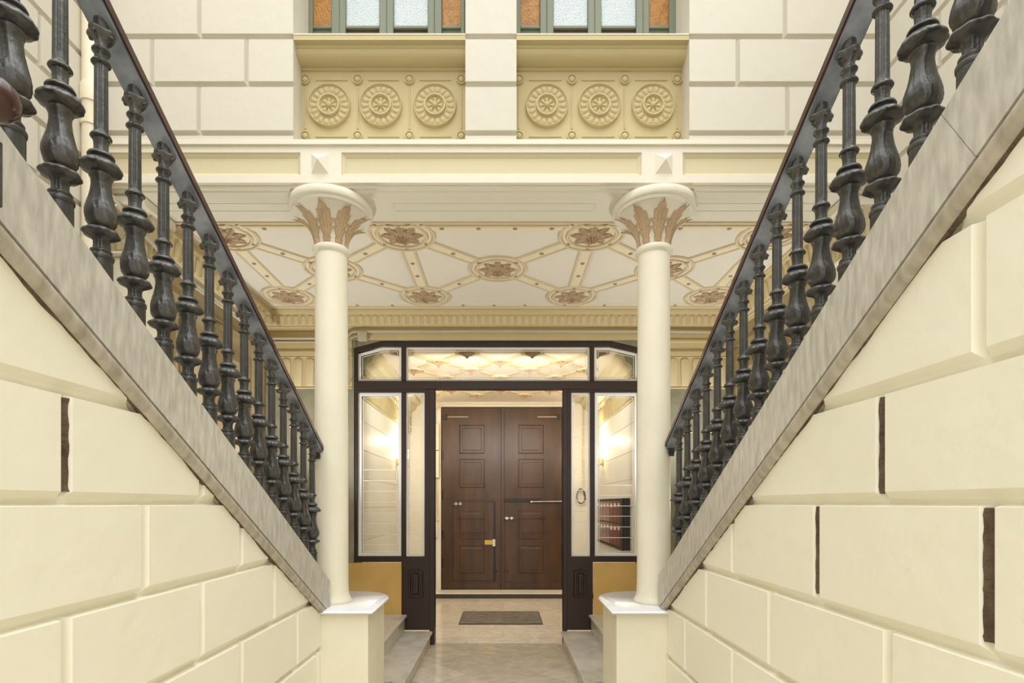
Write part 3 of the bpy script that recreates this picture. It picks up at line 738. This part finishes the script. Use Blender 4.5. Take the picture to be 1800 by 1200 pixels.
def medal(loc,label,R=.28,leafR=.175,pend=False,group='',mats=(RIB,RIBL,ROS),clip=False):
    x,y,z=loc; t=thing('ceiling_medallion',label,'medallion',loc,group)
    m=MB()
    def ring(ri,ro,h0,h1,mi):
        vs=[];n=64;fs=[]
        for k in range(n):
            a=2*pi*k/n
            for r,h in ((ri,0),(ri+.004,h1),((ri+ro)/2,h1+.004),(ro-.004,h1),(ro,0)): vs.append((x+r*cos(a),y+r*sin(a),z-h))
        for k in range(n):
            for e in range(4): fs.append((5*k+e,5*k+e+1,5*((k+1)%n)+e+1,5*((k+1)%n)+e))
        m.add(vs,fs,mi)
    ring(R*.90,R,0,.016,0); ring(R*.77,R*.90,0,.006,1); ring(R*.675,R*.77,0,.018,0)
    n=48; m.add([(x+R*.675*cos(2*pi*k/n),y+R*.675*sin(2*pi*k/n),z-.004) for k in range(n)],[tuple(range(n))],1)
    o=obj('ring',m,mats[:2],t,smooth=50)
    if clip:
        import bmesh
        bm=bmesh.new(); bm.from_mesh(o.data); bmesh.ops.bisect_plane(bm,geom=bm.verts[:]+bm.edges[:]+bm.faces[:],plane_co=(0,4.342-y,0),plane_no=(0,-1,0),clear_outer=True); bm.to_mesh(o.data); bm.free()
    m=MB()
    def out(a):
        c=abs(cos(4*a)); return .50+.44*c**1.1+.07*cos(40*a)*c
    def hf(q,a):
        c=abs(cos(4*a)); d=.010+.030*(1-q)*(.4+.6*c)+.012*c*sin(pi*q)+.004*cos(24*a)*q
        if q<.30: d+=.03*sqrt(max(0,1-(q/.30)**2))*(.85+.15*cos(10*a))
        return d
    m.polar(leafR,hf,lambda u,v,h:(x+u,y+v,z-.004-h),nr=18,nt=144,out=out)
    m.polar(leafR*.62,lambda q,a:.028+.016*(1-q)*abs(cos(4*a+pi/2)),lambda u,v,h:(x+u,y+v,z-.004-h),nr=8,nt=96,out=lambda a:.5+.5*abs(sin(4*a)))
    if pend: m.lathe([(.001,-.085),(.008,-.082),(.011,-.074),(.008,-.066),(.012,-.058),(.018,-.050),(.030,-.040),(.045,-.03)],(x,y,z),16)
    obj('leaf_rosette',m,mats[2],t,smooth=40)
    kids_of(t); return t
rowname={'F':'front row','M':'middle row','B':'back row'}
side3={('F',0):'far left by the handrail',('F',1):'right of left capital',('F',2):'left of right capital',('F',3):'far right behind balusters',
 ('B',0):'far left',('B',1):'left of centre',('B',2):'right of centre',('B',3):'far right',
 ('M',0):'behind the left column',('M',1):'at the very centre',('M',2):'behind the right column'}
protos={}
for k in sorted(nodes,key=lambda k:k!='M1'):
    x,y=nodes[k]; lab='brown leaf medallion on porch ceiling, %s, %s'%(rowname[k[0]],side3[(k[0],int(k[1]))])
    cl=k[0]=='F'
    if cl not in protos: protos[cl]=medal((x,y,ZC),lab,group='leaf medallions on the porch ceiling',clip=cl)
    else: copy_tree(protos[cl],(x,y,ZC),lab)

# ------------------------------------------------------------------ marble side steps up to the landings
def step(name,x0,x1,y0,y1,z0,z1,label,s):
    t=thing(name,label,'step',((x0+x1)/2,(y0+y1)/2,z0))
    xn=x0+s*.075; yn=4.59
    if y0>4.5: m=MB(); m.box(*sorted((x0,x1)),y0,y1,z0,z1-.03); obj('riser',m,STEP,t)
    else: m=MB(); m.extr([(x0,y0),(xn,y0),(xn,yn),(x1,yn),(x1,y1),(x0,y1)],(0,0,z0),(0,0,z1-.03),(1,0,0),(0,1,0)); obj('riser',m,STEP,t)
    x0=x0-s*.03
    if y0>4.5: m=MB(); m.bbox(*sorted((x0,x1)),y0,y1,z1-.03,z1,.01); obj('tread',m,STEP,t)
    else: m=MB(); m.extr([(x0,y0),(xn,y0),(xn,yn),(x1,yn),(x1,y1),(x0,y1)],(0,0,z1-.03),(0,0,z1),(1,0,0),(0,1,0)); o=obj('tread',m,STEP,t); md=o.modifiers.new('edge','BEVEL'); md.width=.008; md.segments=2
ye=YB-.021
step('marble_step',-.86,-2.785,3.96,ye,-H,-1.503,'lower grey marble step left of the passage, by the left pedestal',-1)
step('marble_step',-1.16,-2.785,4.62,ye,-1.503,-1.307,'upper grey marble step on the left, below the ochre wall',-1)
step('marble_step',.715,2.655,3.96,ye,-H,-1.503,'lower grey marble step right of the passage, by the right pedestal',1)
step('marble_step',1.04,2.655,4.62,ye,-1.503,-1.307,'upper grey marble step on the right, below the ochre wall',1)

# ------------------------------------------------------------------ glazed screen
t=thing('glazed_screen','dark brown timber and glass screen with open doorway below the porch cornice','screen',(0,YB,-H))
Y0,Y1=YB+.01,YB+.09
m=MB()
def V(p0,p1,q0,q1,d=0,b=.006): m.bbox(SX(p0),SX(p1),Y0-d,Y1,SZ(q1),SZ(q0),b)
V(622,628,613,987,-.003); V(1123,1127.5,613,987,-.003)
def slant(xa,za,xb,zb,th):
    vs=[]
    for y in (Y0,Y1):
        for x,z in ((xa,za),(xb,zb)): vs+=[(SX(x),y,SZ(z)),(SX(x),y,SZ(z+th))]
    m.add(vs,[(0,2,3,1),(4,5,7,6),(0,4,6,2),(1,3,7,5),(0,1,5,4),(2,6,7,3)])
slant(622,611,670.5,599.5,9); slant(1074,600,1127.5,612,9)
V(670,1074,599.5,608.5)
V(705,713,608,669); V(1037.5,1045,608,669)
V(622,1127.5,669,684,.012); V(622,764,683.5,689,.004); V(990,1127.5,683.5,689,.004)
V(705,713,689,978); V(1038,1046,689,978)
V(622,713,977.5,987.5,.01); V(1038,1127.5,977.5,987.5,.01)
V(746,764,684,1107); V(990,1004.5,684,1107)
obj('frame',m,FR,t)
for a,b in ((755,764),(990,997)): m=MB(); m.bbox(SX(a),SX(b),Y0-.02,Y1+.03,-H,SZ(684),.004); obj('door_jamb',m,FR,t)
for a,b in ((706,755),(997,1042)):
    m=MB(); m.box(SX(a),SX(b),Y0-.012,Y1-.01,SZ(1107)+.002,SZ(978)); p=obj('lower_panel',m,FR,t)
    m=MB(); x0,x1,z0,z1=SX(a)+.075,SX(b)-.075,SZ(1050),SZ(1000)
    pts=lambda i,e:[(x0+i,z0+i),(x1-i,z0+i),(x1-i,z1-i-.02),((x0+x1)/2+.03,z1-i),((x0+x1)/2-.03,z1-i),(x0+i,z1-i-.02)]
    vs=[]; 
    for i,d in ((0,0),(.008,.022),(.03,.022),(.036,.006),(.052,.006),(.06,.03),(.075,.032)):
        for x,z in pts(i,0): vs.append((x,Y0-.012-d,z))
    m.add(vs,[(6*r+e,6*r+(e+1)%6,6*r+6+(e+1)%6,6*r+6+e) for r in range(6) for e in range(6)]+[tuple(36+e for e in range(6))]); obj('carved_relief',m,FR,p)
def pane(pts,bars=(),bord=6):
    yg=YB+.05; P=[(SX(a),SZ(b)) for a,b in pts]; n=len(P)
    cx=sum(p[0] for p in P)/n; cz=sum(p[1] for p in P)/n
    g=MB(); vs=[(x,yg-.003,z) for x,z in P]+[(x,yg+.003,z) for x,z in P]
    g.add(vs,[tuple(range(n)),tuple(range(2*n-1,n-1,-1))]+[(i,n+i,n+(i+1)%n,(i+1)%n) for i in range(n)])
    o=obj('pane',g,GLASS,t)
    # etched border band and fine lines, inset polygons
    def inset(d):
        R=[]
        for i in range(n):
            x0,z0=P[i-1];x1,z1=P[i];x2,z2=P[(i+1)%n]
            def nrm(ax,az,bx,bz):
                l=sqrt((bx-ax)**2+(bz-az)**2); nx,nz=-(bz-az)/l,(bx-ax)/l
                if nx*(cx-ax)+nz*(cz-az)<0: nx,nz=-nx,-nz
                return nx,nz
            a=nrm(x0,z0,x1,z1); b=nrm(x1,z1,x2,z2); det=a[0]*b[1]-a[1]*b[0]
            c1=a[0]*x1+a[1]*z1+d; c2=b[0]*x1+b[1]*z1+d
            R.append(((c1*b[1]-a[1]*c2)/det,(a[0]*c2-c1*b[0])/det))
        return R
    e=MB()
    for d0,d1 in ((.001,bord*ks),((bord+2.2)*ks,(bord+3)*ks)):
        A,B=inset(d0),inset(d1)
        vs=[(x,yg-.0045,z) for x,z in A]+[(x,yg-.0045,z) for x,z in B]+[(x,yg-.003,z) for x,z in A]+[(x,yg-.003,z) for x,z in B]
        e.add(vs,[(i,(i+1)%n,n+(i+1)%n,n+i) for i in range(n)]+[(2*n+i,3*n+i,3*n+(i+1)%n,2*n+(i+1)%n) for i in range(n)]+[(n+i,n+(i+1)%n,3*n+(i+1)%n,3*n+i) for i in range(n)])
    xs=[p[0] for p in P]
    for bz in bars: e.box(min(xs)+(bord+2)*ks,max(xs)-(bord+2)*ks,yg-.0045,yg-.003,SZ(bz)-.0035,SZ(bz)+.0035)
    obj('etched_line',e,FROST,o,label='white etched border and lines on the glass')
bl=[749+18.7*i for i in range(12)]
pane([(628,977.5),(705,977.5),(705,689),(628,689)],[825+19*i for i in range(8)])
pane([(713,977.5),(746,977.5),(746,689),(713,689)],bl,3)
pane([(1004.5,977.5),(1038,977.5),(1038,689),(1004.5,689)],bl,3)
pane([(1046,977.5),(1123,977.5),(1123,689),(1046,689)],[852,870,889,907,926,945])
pane([(628,669),(705,669),(705,608.5),(672,608.5),(628,620)],(),5)
pane([(713,669),(1037.5,669),(1037.5,608.5),(713,608.5)],(),4)
pane([(1045,669),(1123,669),(1123,620),(1074,608.5),(1045,608.5)],(),5)

# ------------------------------------------------------------------ hall behind the screen
WL,WR,YH=1.70,1.60,9.9; ZH=1.86; y0h=YB+.141
for nm,s,X in (('wall_hall_left',-1,WL),('wall_hall_right',1,WR)):
    m=MB(); P=lambda u,v,d:(s*(X+.012-d),u,v)
    rw=[-H,-1.25,-.80,-.45,-.05,.30,.65,1.0,1.28]
    rustic(m,P,y0h,YH-.001,rw,[[] if i%2 else [] for i in range(8)],D=.012,gv=.004,gb=.006,gt=.004)
    m.box(*sorted((s*(X+.0125),s*(X+.25))),y0h,YH+.3,-H,ZH+.2)
    obj(nm,m,HALLW,kind='structure')
    frieze('trim_frieze_hall_'+('left' if s<0 else 'right'),lambda u,d,z,s=s,X=X:(s*(X-d),u,z),y0h,YH-.002,1.28,1.62,.12,[YEL2,YEL])
    m=MB(); pr=[(0,1.62),(.03,1.63),(.05,1.68),(.11,1.72),(.13,1.78),(.20,1.82),(.20,ZH),(0,ZH)]
    vs=[(s*(X-d),u,z) for u in (y0h,YH-.002) for d,z in pr]; n=8
    m.add(vs,[(i,(i+1)%n,n+(i+1)%n,n+i) for i in range(n)]+[tuple(range(n)),tuple(range(n,2*n))]); obj('trim_cornice_hall_'+('left' if s<0 else 'right'),m,YEL2,kind='structure',smooth=30)
m=MB(); m.box(-WL-.25,WR+.25,y0h,YH+.3,ZH+.001,ZH+.15); obj('ceiling_hall',m,CEIL,kind='structure')
kd=YH/F
def DX(p): return (p-884)*kd
def DZ(p): return (885-p)*kd
m=MB(); m.box(-WL-.25,DX(775),YH,YH+.3,-H,ZH); m.box(DX(988.5),WR+.25,YH,YH+.3,-H,ZH); m.box(DX(775),DX(988.5),YH,YH+.3,DZ(714.5),ZH); m.box(DX(775),DX(988.5),YH,YH+.3,-H,-1.579); obj('wall_front',m,HALLW,kind='structure')
m=MB(); m.box(-WL+.02,WR-.02,9.52,YH-.001,-H,-1.592,1); m.bbox(-WL+.02,WR-.02,9.50,YH-.001,-1.592,-1.578,.004,0); tag(obj('threshold_step',m,[HALLW,SLATE]),'low dark slate step in front of the brown portal','step')
# lattice and pendants on the hall ceiling
ch=-.04; pts=[]
ysr=[6.63+.435*i for i in range(7)]
m=MB(); Zs=ZC; ZC=ZH
for i,y in enumerate(ysr):
    xs=[ch-1.2,ch-.4,ch+.4,ch+1.2] if i%2==0 else [ch-.8,ch,ch+.8]
    for x in xs: pts.append((i,x,y,xs.index(x),len(xs)))
P0={(i,round(x,3)):(x,y) for i,x,y,_,_ in pts}
for i,x,y,_,_ in pts:
    for sgn in (-1,1):
        q=P0.get((i+1,round(x+.4*sgn,3)))
        if q:
            dx,dy=q[0]-x,q[1]-y; l=sqrt(dx*dx+dy*dy); r=.14
            a=(x+dx/l*r,y+dy/l*r); b=(q[0]-dx/l*r,q[1]-dy/l*r); strip(a,b,0,.09,ZH,ZH-.012,0)
obj('trim_hall_ribs',m,[RIB,RIBL],kind='structure')
ZC=Zs
hm=None; nth={4:['far left','left of centre','right of centre','far right'],3:['left','middle','right']}
num=['first','second','third','fourth','fifth','sixth','seventh']
for i,x,y,j,n in pts:
    lab='small pendant rosette on the hall ceiling, %s row behind the glass screen, %s'%(num[i],nth[n][j])
    if hm is None: hm=medal((x,y,ZH),lab,R=.155,leafR=.10,pend=True,group='pendant rosettes on the hall ceiling')
    else: copy_tree(hm,(x,y,ZH),lab)

# portal
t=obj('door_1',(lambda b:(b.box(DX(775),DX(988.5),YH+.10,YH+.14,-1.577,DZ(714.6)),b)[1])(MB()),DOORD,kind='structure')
yd=YH+.03
def leafpanel(p,x0,x1,z0,z1,raised=True):
    m=MB(); vs=[]
    for i,d in ((0,0),(.006,.006),(.014,.007),(.022,-.004),(.05,-.003),(.07,.003)):
        vs+=[(x0+i,yd-d,z0+i),(x1-i,yd-d,z0+i),(x1-i,yd-d,z1-i),(x0+i,yd-d,z1-i)]
    m.add(vs,[(4*r+e,4*r+(e+1)%4,4*r+4+(e+1)%4,4*r+4+e) for r in range(5) for e in range(4)]+[(20,21,22,23)]); return obj('door_panel',m,DOORM,p)
for nm,a,b,panx in (('left',775.5,881.5,(807,852)),('right',884,988,(911,956))):
    m=MB(); m.bbox(DX(a),DX(b),yd,YH+.10,DZ(1036.5),DZ(715.5),.006); lf=obj('door_leaf',m,DOORM,t)
    for q0,q1 in ((746,797),(806,857),(896,948),(957,1008)): leafpanel(lf,DX(panx[0]),DX(panx[1]),DZ(q1),DZ(q0))
    m=MB()
    for q in (911,936): m.box(DX(panx[0]-4),DX(panx[1]+4),yd-.022,yd-.001,DZ(q)-.004,DZ(q)+.004)
    m.bbox(DX(a)+.02,DX(b)-.02,yd-.02,yd+.001,DZ(1034),DZ(1024),.005); obj('door_rail',m,DOORM,lf)
m=MB(); m.bbox(DX(881),DX(886.5),yd-.03,yd+.002,DZ(1036),DZ(716),.006); obj('cover_strip',m,DOORM,t)
# wicket outline
m=MB()
for (a,b,c,d) in ((795,796.2,881,1022),(867,871.5,881,1022),(795,869,880.3,881.6),(795,869,1020,1021)): m.box(DX(a),DX(b),yd-.006,yd+.001,DZ(d),DZ(c))
m.box(DX(776),DX(881),yd-.003,yd+.001,DZ(877.6),DZ(877)); obj('wicket_joint',m,BLACK,t)
def pb(name,mt,x0,x1,z0,z1,d0,d1,label,b=.003):
    m=MB(); m.bbox(DX(x0),DX(x1),yd-d1,yd-d0,DZ(z1),DZ(z0),b); return obj(name,m,mt,t,label=label)
pb('lock',BRASS,852,866,949,957,0,.035,'brass lock on the wicket'); pb('strike_plate',WPL,866,870.5,947.5,960,0,.03,'white plate beside the brass lock')
m=MB(); m.tube([(DX(934),yd-.05,DZ(881.5)),(DX(989),yd-.05,DZ(881))],.011,10); m.tube([(DX(934),yd-.06,DZ(881.5)),(DX(934),yd-.001,DZ(881.5))],.018,8); m.tube([(DX(975),yd-.05,DZ(881.2)),(DX(975),yd-.001,DZ(881.2))],.012,8); obj('steel_bar',m,STEEL,t,smooth=40,label='bright steel locking bar')
m=MB(); m.tube([(DX(887),yd-.04,DZ(910.5)),(DX(903),yd-.04,DZ(910.5))],.012,8); m.bbox(DX(889),DX(893),yd-.05,yd,DZ(913),DZ(908),.003); m.bbox(DX(898),DX(901),yd-.05,yd,DZ(913),DZ(908),.003); obj('bolt',m,STEEL,t,smooth=40,label='steel sliding bolt')
m=MB(); m.tube([(DX(797),yd-.04,DZ(885.5)),(DX(812),yd-.04,DZ(885.5))],.010,8); m.bbox(DX(808),DX(811),yd-.05,yd,DZ(888),DZ(882),.003); m.bbox(DX(800),DX(803),yd-.05,yd,DZ(888),DZ(882),.003); obj('bolt',m,STEEL,t,smooth=40,label='steel sliding bolt')
pb('door_bar',BLACK,887,950,876,882,0,.018,'dark iron bar')
for a,b,c,d in ((780,823,779,786),(945,983,979,984)):
    m=MB(); m.box(DX(a),DX(b),yd-.02,yd-.008,DZ(733),DZ(731.5)); obj('closer_arm',m,GPIPE,t); m=MB(); m.bbox(DX(c),DX(d),yd-.05,yd,DZ(737),DZ(728),.004); obj('closer_arm',m,BLACK,t)
for a in (873,892): m=MB(); m.tube([(DX(a),yd-.03,DZ(1004)),(DX(a),yd,DZ(1004))],.02,12); obj('door_knob',m,BLACK,t,smooth=40)
for px in (776.5,):
    for q in (800,870,940,990): m=MB(); m.bbox(DX(px)-.004,DX(px)+.03,yd-.012,yd,DZ(q+8),DZ(q-8),.003); obj('hinge',m,BLACK,t)

# doormat
m=MB(); m.bbox(-.615,.555,7.46,8.35,-H,-H+.006,.003); fr_=thing('doormat','brown rectangular doormat on the marble floor before the portal','doormat',(0,7.9,-H))
obj('frame',m,SLATE,fr_); m=MB(); m.bbox(-.60,.54,7.475,8.335,-H+.006,-H+.016,.003); obj('mat',m,MATM,fr_)

# electrical boxes and pipes left of the portal
for q0,q1,lab in ((746,792,'upper cream electrical box on the wall left of the portal'),(793,840,'lower cream electrical box on the wall left of the portal')):
    m=MB(); m.bbox(DX(757),DX(773),YH-.11,YH-.001,DZ(q1),DZ(q0),.006); t=obj('electrical_box',m,PIPEM); tag(t,lab,'electrical box')
m=MB()
for i,(dx,zz) in enumerate(((762,712),(766,716))):
    m.tube([(DX(dx),YH-.03,DZ(744.5)),(DX(dx),YH-.03,DZ(730)),(DX(dx+1.5),YH-.03,DZ(722)),(DX(dx+7),YH-.03,DZ(zz+1-1.5)),(DX(dx+15),YH-.03,DZ(zz-4.5))],.016,8)
m.tube([(DX(782),YH-.03,DZ(711)),(DX(984),YH-.03,DZ(711))],.012,8)
tag(obj('pipe',m,PIPEM,smooth=40),'cream pipes curving over the top left corner of the portal','pipe')
m=MB(); m.tube([(DX(766),YH-.03,DZ(841)),(DX(766),YH-.03,DZ(890)),(DX(768),YH-.03,DZ(915))],.02,8); m.tube([(DX(769),YH-.03,DZ(841)),(DX(771),YH-.03,DZ(915))],.012,8)
tag(obj('pipe',m,PIPEM,smooth=40),'cream pipes dropping below the electrical boxes','pipe')
m=MB(); m.bbox(DX(762),DX(771),YH-.09,YH-.001,DZ(945),DZ(917),.01); tag(obj('switch_box',m,WPL),'small white box below the pipes left of the portal','switch box')

# wall lamps
def sconce(s,X,lab,e):
    y,z=8.62,.70; t=thing('wall_lamp',lab,'lamp',(s*X,y,z))
    m=MB(); m.bbox(*sorted((s*X,s*(X-.02))),y-.04,y+.04,z-.10,z+.02,.005); obj('wall_plate',m,BRASS,t)
    m=MB(); m.tube([(s*(X-.01),y,z-.06),(s*(X-.08),y,z-.09),(s*(X-.13),y,z-.06),(s*(X-.14),y,z-.005)],.011,8); obj('arm',m,BRASS,t,smooth=50)
    m=MB(); m.lathe([(.02,-.01),(.04,.0),(.055,.03),(.058,.16),(.054,.16),(.05,.035),(.02,.005)],(s*(X-.14),y,z),20,cap=False); obj('lamp_shade',m,GLOW,t,smooth=50)
    for (dz,up,ee) in ((.17,1,e),(-.02,-1,e*.25)):
        l=bpy.data.lights.new('lamp_light','SPOT'); l.energy=ee; l.color=(1,.76,.45); l.spot_size=1.0; l.spot_blend=.9; l.shadow_soft_size=.03
        o=bpy.data.objects.new('lamp_light',l); COL.objects.link(o); o.location=(s*(X-.12),y,z+dz+H); o.rotation_euler=(0,(pi if up>0 else 0)+(-s*up*.12),0)
    lamp('lamp_light',(s*(X-.14),y,z+.30),e*.22,(1,.8,.58),.04)
sconce(-1,WL,'lit brass wall lamp on the left hall wall behind glass',50)
sconce(1,WR,'lit brass wall lamp on the right hall wall behind glass',50)

# mailboxes on the right hall wall
ya,yb_=6.95,8.95; z0,z1=-.58,.05; s=1; X=WR
t=thing('mailbox_bank','dark red bank of mailboxes on the right hall wall behind glass','mailboxes',(X,7.9,z0))
m=MB(); m.box(X-.06,X-.001,ya,yb_,z0,z1); obj('body',m,BLACK,t)
m=MB(); m.bbox(X-.10,X-.001,ya-.16,ya-.001,z0-.02,z1+.02,.005); m.bbox(X-.10,X-.001,ya,yb_+.02,z1,z1+.02,.004); m.bbox(X-.10,X-.001,ya,yb_+.02,z0-.02,z0,.004); obj('frame',m,BLACK,t)
nd=8
for r_ in range(2):
    for k in range(nd):
        a=ya+(yb_-ya)*k/nd; b=ya+(yb_-ya)*(k+1)/nd; c=z0+.01+r_*.315; d=c+.295
        m=MB(); m.bbox(X-.082,X-.061,a+.006,b-.006,c,d,.004); dr=obj('mailbox_door',m,DARKR,t)
        m=MB(); m.box(X-.085,X-.0822,a+.06,b-.07,d-.07-.01*(k%3),d-.035); obj('name_card',m,WPL,dr)
        m=MB(); m.tube([(X-.092,(a+b)/2,d-.12),(X-.081,(a+b)/2,d-.12)],.01,8); obj('keyhole',m,STEEL,dr)
# coiled cable and conduit seen through the right narrow pane
m=MB(); cx,cz=DX(1020),DZ(872)
m.tube([(cx+.075*cos(a*.35)*(.85+.006*a),YH-.03-.002*a,cz+.145*sin(a*.35)*(1-.003*a)) for a in range(0,54)],.007,6); tag(obj('coiled_cable',m,CABLE,smooth=50),'grey coiled cable hanging on the wall right of the portal','cable')
m=MB(); m.tube([(DX(1010),YH-.02,DZ(709)),(DX(1020),YH-.02,DZ(709)),(DX(1024),YH-.02,DZ(716)),(DX(1025),YH-.02,DZ(856))],.016,8); tag(obj('conduit',m,PIPEM,smooth=50),'cream conduit on the wall above the coiled cable','pipe')

# ------------------------------------------------------------------ pipes on the porch wall
m=MB(); P=lambda x,z,d=.03:(SX(x),YB-.03-d,SZ(z))
m.tube([P(470,597),P(600,597),P(612,596),P(617,590),P(622,586),P(640,585),P(900,584.5),P(1180,585),P(1262,586)],.018,10)
m.tube([P(470,603,.02),P(604,603,.02),P(612,607,.02),P(616,598,.02),P(624,592,.02),P(636,591,.02)],.012,8)
m.tube([P(636,593,.05),P(622,597,.05),P(617,612,.05),P(619,640,.05),P(619,668,.05),P(612,680,.03),P(608,682,.03)],.009,8)
tag(obj('conduit',m,GPIPE,smooth=50),'grey painted conduits running along the wall above the glass screen','pipe')
m=MB(); m.bbox(SX(632),SX(648),YB-.09,YB-.0301,SZ(602),SZ(586),.006); tag(obj('junction_box',m,GPIPE,smooth=None),'small square junction box above the left corner of the screen','junction box')
# downpipe in the left courtyard corner
t=thing('downpipe','cream painted downpipe in the left courtyard corner','downpipe',(-2.87,3.76,-.6))
m=MB(); m.lathe([(.052,-.7),(.052,2.78),(.062,2.785),(.062,2.90),(.056,2.91),(.052,2.92),(.052,5.05)],(-2.872,3.765,0),20); obj('pipe',m,PIPEM,t,smooth=50)
for z in (2.62,3.9): m=MB(); m.lathe([(.0535,z),(.06,z+.003),(.06,z+.027),(.055,z+.03)],(-2.872,3.765,0),20); m.box(-2.95,-2.915,3.74,3.77,z,z+.025); obj('pipe_clamp',m,PIPEM,t,smooth=40)
m=MB()
for i,r in enumerate((.022,.016,.012)): m.tube([(-2.81+.045*i,3.80,2.20-.05*i),(-2.79+.04*i,3.95,2.18-.06*i),(-2.66+.03*i,4.40,1.93-.05*i),(-2.66+.03*i,6.2,1.90-.05*i)],r,8)
tag(obj('conduit',m,GPIPE,smooth=50),'bundle of grey conduits running into the porch along the left wall','pipe')

# added fill uplighters, hidden behind the stringers to brighten the porch ceiling
for s,X,lab in ((-1,2.79,'left'),(1,2.66,'right')):
    y,z=5.34,-.12; t=thing('wall_lamp','unseen brass uplighter added as fill light on the %s porch wall'%lab,'lamp',(s*X,y,z))
    m=MB(); m.bbox(*sorted((s*X,s*(X-.02))),y-.05,y+.05,z-.12,z+.05,.005); obj('wall_plate',m,BRASS,t)
    m=MB(); m.lathe([(.02,-.08),(.06,-.06),(.11,.0),(.13,.05),(.125,.05),(.10,0),(.05,-.05),(.0,-.055)],(s*(X-.155),y,z),24,cap=False); obj('fill_bowl',m,BRASS,t,smooth=50)
    m=MB(); m.lathe([(.001,-.05),(.05,-.04),(.07,-.01),(.05,.02),(.001,.03)],(s*(X-.155),y,z),16); obj('fill_bulb',m,GLOW,t,smooth=60)
    l=bpy.data.lights.new('lamp_light','SPOT'); l.energy=62; l.color=(.90,.95,.97); l.spot_size=2.75; l.spot_blend=.6; l.shadow_soft_size=.12
    o=bpy.data.objects.new('lamp_light',l); COL.objects.link(o); o.location=(s*(X-.30),y,z+.1+H); o.rotation_euler=(0,pi-s*.45,0)

# added tube lamp, out of sight behind the transom, to brighten the hall
t=thing('fill_tube_lamp','unseen tube lamp added behind the transom to brighten the hall','lamp',(-.04,YB+.13,1.32))
m=MB(); m.bbox(-1.2,1.1,YB+.095,YB+.14,1.40,1.445,.004); obj('housing',m,WPL,t)
m=MB(); m.tube([(-1.15,YB+.135,1.388),(1.05,YB+.135,1.388)],.013,10); obj('tube',m,GLOW,t,smooth=50)
l=bpy.data.lights.new('lamp_light','AREA'); l.shape='RECTANGLE'; l.size=2.2; l.size_y=.05; l.energy=24; l.color=(1.0,.92,.80)
o=bpy.data.objects.new('lamp_light',l); COL.objects.link(o); o.location=(-.05,YB+.17,1.40+H); o.rotation_euler=(math.radians(78),0,0)

# wall handrail ending at the left edge of the view
t=thing('wall_handrail','dark red wooden handrail end on an iron bracket at the extreme left edge','handrail',(-1.13,1.2,.9))
m=MB(); m.tube([(-1.135,1.2-.15*k,.90+.0875*k) for k in range(0,12)],.036,14); obj('rail',m,RAILW,t,smooth=50)
m=MB(); m.lathe([(.002,-.048),(.024,-.042),(.042,-.024),(.048,0),(.042,.024),(.024,.042),(.002,.048)],(-1.130,1.2,.90),20); obj('end_knob',m,RAILW,t,smooth=60)
m=MB(); m.bbox(-1.128,-1.108,1.185,1.20,.655,.80,.003); m.tube([(-1.118,1.19,.79),(-1.13,1.15,.88)],.008,8); m.tube([(-1.118,1.19,.70),(-1.25,1.19,.70)],.010,8); obj('bracket',m,IRON,t)
